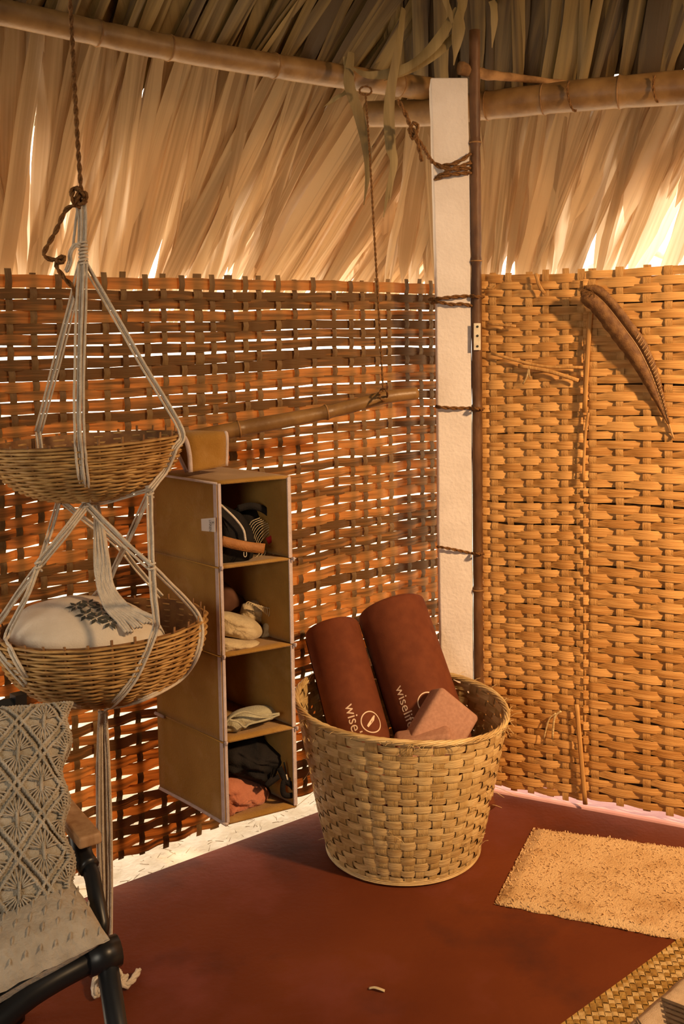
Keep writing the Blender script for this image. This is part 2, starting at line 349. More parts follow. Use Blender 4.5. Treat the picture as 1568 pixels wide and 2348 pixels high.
# ------------------------------------------------------------------ roof
def plane_basis(w, n):
    a = CO + V((0, 0, ZB)); up_ = (APEX - a); nrm = w.cross(up_).normalized()
    if nrm.z > 0: nrm = -nrm                       # points down into the room
    dn = nrm.cross(w).normalized()
    if dn.z > 0: dn = -dn                          # runs outwards, downhill
    return a, w, dn, nrm
def leaf_mesh(k, w=.06):
    rr = random.Random(k); m = MB(); rows = []; a, b, c = rr.uniform(0, 9), rr.uniform(.6, 1.0), rr.uniform(.1, .3)
    N_ = 14
    for i in range(N_ + 1):
        t = i / N_; ww = w * (min(1, .55 + t * 2.2)) * (1 if t < .7 else max(.04, 1 - ((t - .7) / .3) ** 1.6)) / 2
        x = .022 * nz(t * 2.4, a) * t + .005 * nz(t * 7, a + 3); z = .012 * nz(t * 3, a + 7) + .02 * t * t * nz(a, 1)
        fold = .35 * ww * (1 + .6 * nz(t * 4, a + 5)); tw = .55 * nz(t * 2.0, a + 11)
        ca, sa = math.cos(tw), math.sin(tw)
        rows.append([V((x - ww * ca, t, z - ww * sa)), V((x, t, z + fold)), V((x + ww * ca, t, z + ww * sa))])
    m.grid(rows); me = bpy.data.meshes.new('palm_leaf'); me.from_pydata([tuple(p) for p in m.v], [], m.f)
    me.polygons.foreach_set('use_smooth', [True] * len(me.polygons)); return me
LM = [leaf_mesh(i) for i in range(18)]
LMI = [m_.copy() for m_ in LM]
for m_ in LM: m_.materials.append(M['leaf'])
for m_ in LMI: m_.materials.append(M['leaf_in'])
def roof(w, n, sgn, name, label, skew0, seed, inner_skew):
    a, w, dn, nrm = plane_basis(w, n); rr = random.Random(seed)
    # thick layer above, up to the apex and out a little past the beam
    ca = a - nrm * .13; e = 2.9
    pts = [ca + dn * .40 - w * .45, ca + w * e + dn * .40, ca + w * e - dn * .2, APEX - nrm * .13]
    m = MB(); lo = pts; hi = [p - nrm * .12 for p in pts]
    m.add(lo + hi, [(0, 1, 2, 3), (7, 6, 5, 4), (0, 4, 5, 1), (1, 5, 6, 2), (2, 6, 7, 3), (3, 7, 4, 0)])
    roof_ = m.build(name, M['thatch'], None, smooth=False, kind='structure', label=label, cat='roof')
    X = w; 
    def place(me, s, d, L, sk, off, tilt, wd=1.0):
        ds = (dn * math.cos(sk) + w * math.sin(sk)).normalized(); q = ds.cross(nrm).normalized()
        ds2 = (ds * math.cos(tilt) + nrm * math.sin(tilt)).normalized(); nn2 = q.cross(ds2).normalized()
        if nn2.dot(nrm) < 0: q = -q; nn2 = q.cross(ds2).normalized()
        p = a + w * s + dn * d + nrm * off
        o = bpy.data.objects.new('palm_leaf', me); COL.objects.link(o); o.parent = roof_
        o.matrix_local = Matrix(((q.x * wd, ds2.x * L, nn2.x, p.x), (q.y * wd, ds2.y * L, nn2.y, p.y), (q.z * wd, ds2.z * L, nn2.z, p.z), (0, 0, 0, 1)))
    def layer(count, sa, sb, skf, inner=False, d0=.28):
        """a further layer of leaves above the ones that can be told apart"""
        mb_ = MB()
        for i in range(count):
            s = sa + (sb - sa) * (i + rr.random()) / count; sk = skf(s); L_ = rr.uniform(1.05, 1.35); wd = rr.choice((.5, .8, 1.1)); me = LM[rr.randrange(18)]
            ds = (dn * math.cos(sk) + w * math.sin(sk)).normalized(); q = ds.cross(nrm).normalized(); p = a + w * s + dn * d0 - nrm * (.07 + .03 * rr.random())
            if inner: L_ = rr.uniform(1.3, 1.6); p = a + w * s + dn * (rr.uniform(.55, .72) - L_) - nrm * (.10 + .025 * rr.random())
            mb_.add([p + q * (v.co.x * wd) + ds * (v.co.y * L_) + nrm * v.co.z for v in me.vertices], [tuple(f.vertices) for f in me.polygons])
        mb_.build('palm_leaf_layer', M['leaf_in' if inner else 'leaf'], roof_, kind='stuff')
    place.layer = layer
    return place, rr, a, w, dn, nrm, roof_
pl, rr, a_, w_, dn_, nm_, roofL = roof(-wl, nl, 1, 'ceiling', 'palm thatch roof slope over the backlit wall, dry leaves hanging past its beam', 0, 5, 0)
for i in range(195):
    s = -.95 + 3.5 * (i + rr.uniform(-.5, .5)) / 195
    f_ = min(1, max(0, s / 1.6)); sk = math.radians(-5 - 13 * f_ + rr.gauss(0, 3.4) + 7 * nz(s * 3, 4))
    pl(LM[rr.randrange(18)], s, .25 + rr.uniform(-.02, .02), (rr.uniform(1.04, 1.37) if rr.random() < .8 else rr.uniform(.8, .95)) + .2 * nz(s * 5, 2), sk, -.01 - rr.random() * .05, rr.uniform(-.015, .02), rr.choice((.5, .8, 1.0, 1.3)) * (1.35 if s > 1.3 else 1))
for i in range(105):
    s = -.6 + 3.0 * (i + rr.random()) / 105; L_ = rr.uniform(1.2, 1.6)
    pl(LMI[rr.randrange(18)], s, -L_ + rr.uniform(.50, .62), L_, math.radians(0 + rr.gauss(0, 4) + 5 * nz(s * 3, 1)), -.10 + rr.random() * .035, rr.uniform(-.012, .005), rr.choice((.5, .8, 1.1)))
pl.layer(80, -.95, 2.5, lambda s: math.radians(-5 - 13 * min(1, max(0, s / 1.6)) + R.gauss(0, 4)))
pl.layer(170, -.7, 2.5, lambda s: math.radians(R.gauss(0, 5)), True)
pr, rr, a_, w_, dn_, nm_, roofR = roof(wr, nr, -1, 'ceiling.001', 'palm thatch roof slope over the golden woven wall', 0, 6, 0)
for i in range(170):
    s = -.45 + 2.4 * (i + rr.uniform(-.5, .5)) / 170
    sk = math.radians(-21 + rr.gauss(0, 3.2) + 7 * nz(s * 3, 8))
    pr(LM[rr.randrange(18)], s + .35, .40 + rr.uniform(-.02, .02), (rr.uniform(.82, 1.14) if not (s > .15 and rr.random() < .6) else rr.uniform(.42, .66)) + .15 * nz(s * 6, 5), sk, -.01 - rr.random() * .05, rr.uniform(-.015, .02), rr.choice((.5, .8, 1.1, 1.4)))
for i in range(130):
    s = -.5 + 2.8 * (i + rr.random()) / 130; L_ = rr.uniform(1.2, 1.6)
    pr(LMI[rr.randrange(18)], s, -L_ + rr.uniform(.62, .78), L_, math.radians(-17 + rr.gauss(0, 4) + 5 * nz(s * 3, 6)), -.10 + rr.random() * .035, rr.uniform(-.012, .005), rr.choice((.5, .8, 1.1)))
pr.layer(45, -.4, 2.1, lambda s: math.radians(-21 + R.gauss(0, 4)), d0=.42)
pr.layer(170, -.6, 2.3, lambda s: math.radians(-17 + R.gauss(0, 5)), True)
# other roof slopes behind the viewer
m = MB(); hp = [V((p.x, p.y, ZB)) for p in hut]; m.add(hp + [APEX], [(i, i + 1, 6) for i in range(5)])
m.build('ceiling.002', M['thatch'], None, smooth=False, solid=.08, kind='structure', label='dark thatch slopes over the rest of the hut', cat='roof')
# loose hanging leaves by the post
def blade(pts, w, name, label, y, mt='blade'):
    P = smooth([dep(u, v, y + dy) for u, v, dy in pts], 6); m = MB(); rows = []
    nn3 = len(P); n_ = V((.3, -1, .1)).normalized()
    for i, p in enumerate(P):
        t_ = (P[min(i + 1, nn3 - 1)] - P[max(i - 1, 0)]).normalized(); sd = t_.cross(n_).normalized(); t = i / (nn3 - 1)
        tw = 1.2 * nz(t * 3, w * 900 + pts[0][0]); sd2 = sd * math.cos(tw) + n_ * math.sin(tw)
        ww = w / 2 * (min(1, .6 + 2 * t)) * max(.08, (1 - t ** 3)); rows.append([p - sd2 * ww, p + n_ * ww * .4, p + sd2 * ww])
    m.grid(rows); return m.build(name, M[mt], None, label=label, cat='leaf', group='loose palm leaves hanging by the post')
yb = 2.85
blade([(805, 120, 0), (800, 190, -.02), (822, 260, 0), (840, 340, 0), (843, 400, 0), (834, 470, 0)], .032, 'palm_leaf', 'dry palm leaf hanging beside the thin string, its tip split and curled', yb)
blade([(790, 130, 0), (800, 200, 0), (770, 225, 0), (742, 245, 0)], .018, 'palm_leaf', 'short dry leaf bent down to the left under the roof beam', yb)
blade([(925, 20, .1), (915, 100, 0), (893, 230, 0), (895, 330, 0), (903, 375, 0), (890, 440, 0), (879, 498, 0)], .034, 'palm_leaf', 'long twisted palm leaf hanging in front of the beam end', yb - .05)
blade([(903, 375, 0), (897, 420, 0), (893, 465, 0)], .014, 'palm_leaf', 'narrow split leaf tip hanging from the long twisted leaf', yb - .05)
blade([(1050, 20, .05), (990, 110, 0), (920, 160, 0), (845, 172, 0), (800, 150, 0)], .034, 'palm_leaf', 'dry palm leaf bowed sideways above the beam, left of the post', yb - .03)
blade([(1060, 60, .05), (1000, 125, 0), (930, 165, 0), (880, 185, 0)], .025, 'palm_leaf', 'lower bowed palm leaf drooping onto the beam by the post', yb)
blade([(1062, -20, .1), (1052, 60, 0), (1040, 150, 0)], .045, 'palm_leaf', 'broad palm leaf hanging straight down above the white post', yb)
blade([(1010, -30, 0), (1035, 40, 0), (1053, 92, 0)], .022, 'palm_leaf', 'dark narrow leaf slanting down above the white post', yb)
blade([(1120, -40, .15), (1133, 30, .1), (1128, 110, .1)], .03, 'palm_leaf', 'dark leaf hanging behind the brown pole top', yb + .05)
# ------------------------------------------------------------------ poles and beams
def bamboo(pts, r0, r1, name, label, cat, nodes, mt='bamboo', parent=None, hollow=False):
    pts = [V(p) for p in pts]; P = resample(smooth(pts, 8), 60); L = plen(P); m = MB()
    def rad(t):
        r = r0 + (r1 - r0) * t
        for q in nodes: r += .0035 * math.exp(-((t - q) * L / .010) ** 2) - .002 * math.exp(-((t - q) * L / .03) ** 2)
        return r
    P2 = []; ts = sorted(set([i / 60 for i in range(61)] + [min(1, max(0, q + e / L)) for q in nodes for e in (-.03, -.014, -.007, 0, .007, .014, .03)]))
    for t in ts:
        x = t * 60; i = min(59, int(x)); P2.append(P[i].lerp(P[i + 1], x - i))
    m.tube(P2, [rad(t) * (1 + .02 * nz(t * 5, r0 * 99)) for t in ts], 18)
    o = m.build(name, M[mt], parent, label=label, cat=cat)
    for q in nodes:
        i = min(59, int(q * 60)); c = P[i].lerp(P[i + 1], q * 60 - i); ax = (P[i + 1] - P[i]).normalized()
        rr_ = rad(q) + .0008; mm = MB(); mm.tube([c - ax * .002, c + ax * .002], rr_, 18); mm.build('node_ring', M['branch'], o)
    return o
def lpl(off): return OL - nl * off
bL0 = lpl(-.005)
bL = [onpl(-260, -20, bL0, nl), onpl(0, 27, bL0, nl), onpl(400, 112, bL0, nl), onpl(800, 178, bL0, nl), onpl(1004, 207, bL0, nl)]
beamL = bamboo(bL, .030, .036, 'bamboo_beam', 'long bamboo roof beam above the backlit wall, ending behind the white post', 'beam', [.30, .42, .62, .78, .9])
def rpl(off): return OR_ - nr * off
bR = [onpl(842, 262, rpl(-.12), nr), onpl(985, 258, rpl(-.12), nr), onpl(1110, 243, rpl(-.12), nr), onpl(1320, 220, rpl(-.12), nr), onpl(1568, 200, rpl(-.12), nr), onpl(1900, 175, rpl(-.12), nr)]
beamR = bamboo(bR, .041, .050, 'bamboo_beam', 'thick pale bamboo beam crossing behind the post, its cut end showing', 'beam', [.30, .43, .595, .8])
br = [dep(1052, 156, 2.93), dep(1110, 170, 2.95), dep(1180, 178, 3.0), dep(1300, 192, 3.07)]
P = smooth(br, 8); m = MB(); m.tube([p + V((0, 0, .003 * nz(i * .5))) for i, p in enumerate(P)], lambda t: .019 * (1 - .55 * t) * (1 + .1 * nz(t * 9)), 12); m.build('branch', M['branch'], None, label='short rough branch lying on the beam, tapering right of the post', cat='branch')
pp = PB + V((.075, .03, 0)); 
def pole_pt(u, v, y): return dep(u, v, y)
dp = [pole_pt(1099, 1835, PB.y), pole_pt(1096, 1400, PB.y), pole_pt(1093, 800, PB.y), pole_pt(1090, 400, PB.y), pole_pt(1088, 200, PB.y), pole_pt(1088, 70, PB.y)]
dp[0].z = 0
pole = bamboo(dp, .0145, .016, 'bamboo_pole', 'thin dark upright pole between the white post and the golden wall', 'pole', [.28, .52, .71, .86], 'bamboo_dark')
# hinge plate
hp_ = MB(); hc = [(1086, 741), (1102, 741), (1102, 803), (1086, 803)]; hq = [dep(u, v, PB.y - .022) for u, v in hc]
hp_.add(hq + [p + V((0, .003, 0)) for p in hq], [(3, 2, 1, 0), (4, 5, 6, 7), (0, 1, 5, 4), (1, 2, 6, 5), (2, 3, 7, 6), (3, 0, 4, 7)])
hinge = hp_.build('hinge_plate', M['steel'], None, smooth=False, bevel=.001, label='small cream metal hinge plate with three dark holes on the thin pole', cat='hinge')
for v in (749, 770, 794):
    c = dep(1094.5, v, PB.y - .022); MB().tube([c + V((0, -.0015, 0)), c + V((0, .001, 0))], .0036, 10).build('screw_hole', M['ink'], hinge)
# ------------------------------------------------------------------ white post
PN = V((-.05, -1, 0)).normalized(); pl_l = [(987, 178), (991, 330), (995, 480), (1000, 640), (1003, 900), (1006, 1250), (1010, 1480), (1014, 1830)]; pl_r = [(1073, 178), (1076, 330), (1079, 480), (1080, 640), (1082, 900), (1083, 1250), (1085, 1480), (1087, 1830)]
m = MB(); rows = []
def edge(lst, v):
    for i in range(len(lst) - 1):
        if v <= lst[i + 1][1] or i == len(lst) - 2:
            t = (v - lst[i][1]) / (lst[i + 1][1] - lst[i][1]); return lst[i][0] + (lst[i + 1][0] - lst[i][0]) * t
for i in range(41):
    v = 178 + (1830 - 178) * i / 40
    a = onpl(edge(pl_l, v), v, PB, PN); b = onpl(edge(pl_r, v), v, PB, PN); j = .0018
    a = a + V((j * nz(i * 1.7), 0, 0)); b = b + V((j * nz(i * 1.3, 5), 0, 0)); bk = V((.006, .115, 0))
    if i == 40: a.z = b.z = 0
    rows.append([a, a.lerp(b, .5) + V((0, j * nz(i, 9), 0)), b, b + bk, a + bk])
m.grid(rows, True, True)
m.build('white_post', M['plaster'], None, smooth=False, bevel=.004, label='square white plastered concrete post in the corner between the woven walls', cat='post')
def tie(pts, r, name, label, y=2.975, k=2):
    P = smooth([dep(u, v, PB.y - .004 + (dd or 0)) for u, v, dd in pts], 8); m = MB(); m.twine(P, r, k=k)
    rr = random.Random(int(pts[0][0]))
    return m.build(name, M['coir'], None, label=label, cat='rope')
tw1 = tie([(985, 687, .09), (1001, 685, 0), (1040, 681, -.01), (1078, 679, 0), (1092, 680, -.02), (1108, 682, .02)], .006, 'coir_tie', 'thick coir rope pair tied round the post just below the wall top', 3.03)
MB().twine(smooth([dep(u, v, y_) for u, v, y_ in [(990, 695, PB.y + .06), (1001, 692, PB.y - .004), (1035, 698, PB.y - .012), (1060, 697, PB.y - .012), (1082, 702, PB.y - .006)]], 8), .0055).build('rope_strand', M['coir'], tw1)
tie([(1001, 932, .06), (1004, 933, 0), (1040, 936, -.01), (1078, 936, 0), (1094, 937, -.035), (1108, 938, .02)], .0055, 'coir_tie', 'single coir rope tied round the middle of the post, below the hinge plate', 3.03)
tie([(1004, 1254, .06), (1007, 1254, 0), (1040, 1260, -.01), (1078, 1268, 0), (1096, 1270, -.035), (1108, 1270, .02)], .0045, 'coir_tie', 'thin coir string tied round the post well below the middle', 3.03)
t4 = tie([(912, 228, -.2), (930, 262, -.2), (945, 300, -.15), (968, 335, -.1), (995, 375, 0), (1030, 378, -.012), (1060, 366, -.012), (1079, 352, -.01)], .0065, 'coir_lashing', 'shaggy coir lashing running from the beam down round the upper post', 3.02)
for pts in ([(1000, 380, 0), (1030, 388, -.02), (1079, 386, -.01)], [(996, 412, 0), (1020, 402, -.02), (1050, 398, -.02), (1080, 396, -.01)], [(998, 408, 0), (1035, 388, -.03), (1060, 380, -.02), (1080, 372, -.01)], [(940, 285, -.17), (955, 320, -.15), (967, 370, -.12)], [(945, 280, -.2), (958, 290, -.2), (950, 310, -.2), (938, 300, -.2), (946, 285, -.21)], [(940, 295, -.2), (955, 305, -.21), (948, 318, -.2), (940, 306, -.2)]):
    MB().twine(smooth([dep(u, v, PB.y + d) for u, v, d in pts], 8), .006).build('rope_strand', M['coir'], t4)
for bm_, ps, lab in ((beamR, [(1303, 185), (1301, 215), (1312, 250), (1322, 254)], 'x'), (beamR, [(1500, 172), (1497, 200), (1503, 228), (1510, 234)], 'x')):
    P = smooth([onpl(u, v, rpl(-.12 + .055), nr) for u, v in ps], 6); MB().twine(P, .004).build('lashing', M['coir'], bm_)
# strings
string = MB(); string.twine(smooth([dep(838, 215, 2.78), dep(846, 330, 2.7), dep(857, 520, 2.66), dep(864, 640, 2.62), dep(872, 780, 2.6), dep(879, 905, 2.58)], 10), .0032)
st = string.build('hanging_string', M['coir'], None, label='thin brown string hanging from the beam to the bamboo rail', cat='string')
P = [dep(879 + 9 * math.cos(a), 905 + 14 * math.sin(a), 2.55 + .03 * math.sin(a * 2)) for a in [i * .7 for i in range(20)]]
MB().twine(smooth(P, 3), .003).build('knot', M['coir'], st)
P = [dep(838 + 14 * math.cos(a), 208 + 10 * math.sin(a), 2.78) for a in [i * .7 for i in range(16)]]
MB().twine(smooth(P, 3), .003).build('knot', M['coir'], st)
# bamboo rail
rl = [dep(385, 1018, 2.42), dep(540, 985, 2.47), dep(750, 945, 2.54), dep(880, 912, 2.58), dep(955, 902, 2.61)]
bamboo(rl, .0215, .016, 'bamboo_rail', 'pale bamboo rail on a string, holding the mustard fabric shelf', 'pole', [.27, .62], 'bamboo')
# ------------------------------------------------------------------ hanging fabric shelf
FL = dep(498, 1110, 2.30); FR = dep(663, 1083, 2.385); BL = dep(345, 1088, 2.50)
zT = 1.062; FL2 = dep(508, 1890, 2.30); zBm = FL2.z
def xy(p, z): return V((p.x, p.y, z))
e1 = xy(FR - FL, 0); e2 = xy(BL - FL, 0); FL0 = xy(FL, 0)
def og(a, b, z): return FL0 + e1 * a + e2 * b + V((0, 0, z))
shelf = empty('hanging_shelf', og(.5, .5, zT), 'mustard fabric hanging shelf with four open compartments and pale piping', 'shelf')
zl = [zT - (zT - zBm) * q for q in (0, (1300 - 1110) / 780, (1502 - 1110) / 780, (1700 - 1110) / 780, 1)]
def panel(name, pf, nu, nv, bulge, nrm, th=.004, mt='felt', sd=0):
    m = MB(); rows = []
    for i in range(nv + 1):
        row = []
        for j in range(nu + 1):
            u, v = j / nu, i / nv; k_ = 16 * u * (1 - u) * v * (1 - v)
            row.append(pf(u, v) + nrm * (bulge * k_ + .004 * k_ * nz(u * 4, v * 4, sd)))
        rows.append(row)
    m.grid(rows); return m.build(name, M[mt], shelf, solid=th)
n1 = V((e1.y, -e1.x, 0)).normalized(); n2 = V((-e2.y, e2.x, 0)).normalized()
if n2.dot(-e1) < 0: n2 = -n2
for i in range(4):
    za, zb_ = zl[i], zl[i + 1]
    panel('side_panel', lambda u, v: og(0, u, za + (zb_ - za) * v), 10, 10, -.006, n2, sd=i)
    panel('side_panel', lambda u, v: og(1, u, za + (zb_ - za) * v), 10, 10, -.006, -n2, sd=i + 5)
    panel('back_panel', lambda u, v: og(u, 1, za + (zb_ - za) * v), 8, 8, .004, -n1, sd=i + 9)
for i in range(5):
    o_ = panel('top_panel' if i == 0 else 'shelf_board', lambda u, v: og(u, v, zl[i]), 6, 8, -.008 if i else .003, V((0, 0, 1)), th=.006, sd=i + 20)
def pipe(pts, r=.0042, name='piping'):
    MB().tube(smooth(pts, 3), r, 6, flat=.8).build(name, M['piping'], shelf)
pw = .0075
for a in (0, 1):
    for i in range(4):
        m = MB(); z0_, z1_ = zl[i], zl[i + 1] + .003
        m.box(og(a, 0, z1_) - e1.normalized() * (pw if a else 0) - e2.normalized() * .003, e1.normalized() * pw, e2.normalized() * .004, V((0, 0, z0_ - z1_)))
        m.build('piping', M['piping'], shelf, smooth=False, bevel=.0015)
        m = MB(); m.box(og(a, 0, z1_) - e1.normalized() * (-.001 if a else .003), e1.normalized() * .003, e2.normalized() * .013, V((0, 0, z0_ - z1_)))
        m.build('piping', M['piping'], shelf, smooth=False, bevel=.001)
pipe([og(0, 0, zT), og(0, 1, zT)]); pipe([og(0, -.01, zBm), og(0, .5, zBm + .002), og(0, 1, zBm)], .006)
pipe([og(1, 0, zT), og(1, 1, zT)]); pipe([og(0, 1, zT), og(1, 1, zT)]); 
for i in (1, 2, 3):
    for a in (0, 1): MB().tube(smooth([og(a, -.01, zl[i]), og(a, -.04, zl[i] + .004), og(a, -.03, zl[i] - .004)], 3), .003, 6).build('piping_end', M['piping'], shelf)
    MB().tube([og(-.01, 0, zl[i]), og(-.01, 1, zl[i])], .0022, 5).build('seam', M['felt'], shelf)
MB().tube([og(-.04, 1.0, zl[3]), og(-.04, .85, zl[3])], .004, 6).build('piping_end', M['piping'], shelf)
# carrying strap over the rail
sp = [dep(437, 1083, 2.36), dep(434, 1040, 2.37), dep(424, 1005, 2.38), dep(405, 992, 2.42), dep(396, 1003, 2.47), dep(408, 1040, 2.47), dep(428, 1082, 2.46)]
sq = [dep(518, 1068, 2.44), dep(519, 1030, 2.44), dep(518, 995, 2.44), dep(505, 981, 2.48), dep(490, 990, 2.53), dep(498, 1030, 2.54), dep(510, 1068, 2.53)]
S1, S2 = smooth(sp, 5), smooth(sq, 5); m = MB(); m.grid([[a.lerp(b, j / 4) for j in range(5)] for a, b in zip(S1, S2)]); strap = m.build('strap', M['felt'], shelf, solid=.004)
for S in (S1, S2):
    m = MB(); m.tube(S, .0055, 6, flat=.7); m.build('strap_piping', M['piping'], strap)
# white care label with tiny print
def quad_px(px4, y, th=.001):
    q = [dep(u, v, y_) for (u, v), y_ in zip(px4, y)]; m = MB(); b = V((.0005, th, 0)); m.add(q + [p + b for p in q], [(3, 2, 1, 0), (4, 5, 6, 7), (0, 1, 5, 4), (1, 2, 6, 5), (2, 3, 7, 6), (3, 0, 4, 7)]); return m
lab = quad_px([(461, 1190), (493, 1187), (493, 1220), (462, 1217)], (2.312, 2.285, 2.285, 2.312)).build('care_label', M['label_white'], shelf, smooth=False)
def text_mesh(txt):
    c = bpy.data.curves.new('lettering', 'FONT'); c.body = txt; c.size = 1; c.resolution_u = 4; o = bpy.data.objects.new('lettering', c); COL.objects.link(o)
    dg = bpy.context.evaluated_depsgraph_get(); me = bpy.data.meshes.new_from_object(o.evaluated_get(dg)); bpy.data.objects.remove(o)
    vs_ = [v.co.copy() for v in me.vertices]; fs = [tuple(p.vertices) for p in me.polygons]; return vs_, fs
def put_text(txt, fmap, name, mt, parent):
    vs_, fs = text_mesh(txt); m = MB(); m.add([fmap(v.x, v.y) for v in vs_], fs); return m.build(name, mt, parent, smooth=False)
def labmap(x0, y0, sz):
    def f(x, y):                                      # text runs downwards, tops of the letters to the right
        u, v = x0 + y * sz, y0 + x * sz; return dep(u, v, 2.298 - (u - 477) * .0009 - .0022)
    return f
put_text('LINNEN', labmap(479, 1192, 7.5), 'lettering', M['ink'], lab)
put_text('K:', labmap(485, 1196, 8.5), 'lettering', M['ink'], lab)
# ---- contents
def puff(name, outline, y, th, mt, label=None, cat=None, group=None, parent=None, wr_=.004, seed=0, plane=None, sub=1, fs=14, back=None):
    """rounded solid whose silhouette follows an outline given in the picture, y = distance, th = half thickness"""
    O = smooth([V((u, v, 0)) for u, v in outline + [outline[0]]], 6)[:-1]; c = sum(O, V()) / len(O)
    f = (lambda u, v: dep(u, v, y)) if plane is None else plane
    m = MB(); nr_ = 14; n_ = V((0, -1, .15)).normalized(); rows = []
    for side in (1, -1):
        rg = range(0, nr_ + 1) if side == 1 else range(nr_ - 1, -1, -1)
        for k in rg:
            t = k / nr_; h = math.sqrt(max(0, 1 - t ** 2.6)); row = []
            for q in O:
                p2 = c.lerp(q, max(t, .02)); p = f(p2.x, p2.y)
                w = wr_ * (nz(p.x * fs * 1.6 + seed, p.z * fs * 3.2, seed) + 1.5 * abs(nz(p.x * fs * 2.2 + p.z * fs * 2.6, p.z * fs * 2.2, seed + 5)) + .6 * abs(nz(p.x * fs * 6, p.z * fs * 7, seed + 8))) * (1 if side == 1 else .3)
                row.append(p + n_ * ((th * h * side) + w * (1 - t * .6)))
            rows.append(row)
    m.grid(rows, True); n = len(O)
    m.f.append(tuple(reversed(range(n)))); L_ = len(m.v); m.f.append(tuple(range(L_ - n, L_)))
    return m.build(name, M[mt], parent, sub=0, label=label, cat=cat, group=group)
def shp(b):                                            # plane inside the shelf, parallel to its front, b of the way in
    p0 = og(0, b, 0); return lambda u, v: onpl(u, v, p0, n1)
def band(name, pts, w, mt, parent, plane, off=.004, fold=0):
    P = smooth([plane(u, v) - V((0, off, 0)) for u, v in pts], 6); m = MB(); rows = []
    for i, p in enumerate(P):
        t_ = (P[min(i + 1, len(P) - 1)] - P[max(0, i - 1)]).normalized(); sd = t_.cross(n1).normalized(); rows.append([p - sd * w / 2, p + n1 * .001, p + sd * w / 2])
    m.grid(rows); return m.build(name, M[mt], parent, solid=.002)
pl1 = shp(.22)
bag = puff('shoulder_bag', [(503, 1150), (500, 1150), (530, 1166), (555, 1180), (580, 1220), (582, 1262), (572, 1290), (535, 1297), (500, 1299), (503, 1296)], 0, .045, 'black', 'black cloth bag with cream cord and tan leather strap in the top compartment', 'bag', plane=shp(.25), seed=1)
band('leather_strap', [(508, 1240), (540, 1248), (570, 1254), (606, 1258)], .024, 'leather', bag, shp(.02), 0)
MB().tube(smooth([shp(.03)(u, v) for u, v in [(503, 1155), (520, 1170), (542, 1192), (558, 1215), (563, 1240)]], 6), .0028, 6).build('cord', M['cotton'], bag)
MB().tube(smooth([shp(.02)(u, v) for u, v in [(559, 1266), (559, 1274), (562, 1277), (565, 1274), (565, 1266)]], 4), .001, 5).build('ring', M['steel'], bag)
cap = puff('sun_cap', [(530, 1172), (550, 1160), (575, 1157), (602, 1163), (625, 1180), (640, 1200), (644, 1208), (640, 1216), (634, 1222), (622, 1235), (612, 1250), (613, 1275), (600, 1284), (575, 1288), (545, 1280)], 0, .045, 'black', 'black cap with white patterned band and red tab behind the bag', 'cap', plane=shp(.5), seed=2)
band('brim', [(545, 1166), (575, 1160), (603, 1168), (626, 1187), (639, 1212)], .017, 'black', cap, shp(.28), .0)
cp = shp(.26)
for j in range(9):
    o_ = 5.2 * j
    pts = [(590 - .3 * o_ + 2, 1188 + o_ * .35 + 4), (606 + .1 * o_, 1190 + o_), (600 + .25 * o_, 1212 + o_ * .9), (586 + .35 * o_, 1236 + o_ * .35)]
    pts = [(632 - j * 4.6, 1212 - j * 3.0), (615 - j * 4.6, 1222 - j * 3.4), (600 - j * 3.6, 1238 - j * 4.0), (592 - j * 2.5, 1254 - j * 4.5)]
    P = resample(smooth([cp(u, v) for u, v in pts], 8), 16)
    if j % 2 == 0:
        m = MB()
        for i in range(0, 16): m.tube([P[i], P[i].lerp(P[i + 1], .6)], .0016, 5)
    else: m = MB().tube(P, .0009, 5)
    m.build('woven_pattern', M['cream'], cap)
for j in range(3):
    P = resample(smooth([cp(608 - j * 7, 1262), cp(607 - j * 7, 1272), cp(597 - j * 8, 1281)], 5), 8); m = MB()
    for i in range(8): m.tube([P[i], P[i].lerp(P[i + 1], .6)], .0016, 5)
    m.build('woven_pattern', M['cream'], cap)
band('tab', [(612, 1241), (635, 1228)], .016, 'red', cap, shp(.24), 0)
# second compartment
bx = puff('card_box', [(503, 1335), (515, 1334), (545, 1360), (568, 1385), (560, 1400), (503, 1402)], 0, .02, 'darkbox', 'dark brown folded card standing behind the cream clothes', 'card', plane=shp(.62), wr_=0)
c1 = puff('folded_garment', [(555, 1385), (580, 1376), (600, 1375), (618, 1395), (620, 1412), (605, 1432), (570, 1435), (550, 1415)], 0, .035, 'cream', 'ribbed cream garment bunched at the back of the second compartment', 'clothing', 'clothes in the second compartment', plane=shp(.5), seed=4, wr_=.008)
for j in range(9):
    P = smooth([shp(.28)(u, v) for u, v in [(562 + j * 6, 1386 + j * 1.0), (570 + j * 6, 1380 + j * 2), (588 + j * 3.5, 1390 + j * 3)]], 5); MB().tube(P, .0012, 5).build('rib', M['cream'], c1)
puff('folded_garment', [(503, 1402), (520, 1402), (545, 1408), (580, 1420), (600, 1440), (598, 1458), (575, 1468), (545, 1462), (510, 1455), (503, 1450)], 0, .045, 'cream', 'crumpled cream garment at the front of the second compartment', 'clothing', 'clothes in the second compartment', plane=shp(.3), seed=6, wr_=.014)
puff('folded_garment', [(598, 1440), (615, 1412), (630, 1385), (643, 1384), (645, 1398), (634, 1425), (650, 1440), (655, 1455), (645, 1466), (610, 1474), (592, 1470)], 0, .03, 'cream', 'cream garment rolled upright against the side of the second compartment', 'clothing', 'clothes in the second compartment', plane=shp(.42), seed=8, wr_=.012)
puff('folded_garment', [(503, 1462), (520, 1462), (560, 1466), (590, 1470), (597, 1480), (570, 1486), (535, 1490), (508, 1496), (503, 1494)], 0, .04, 'cream', 'flat cream garment lowest in the pile of the second compartment', 'clothing', 'clothes in the second compartment', plane=shp(.22), seed=9, wr_=.008)
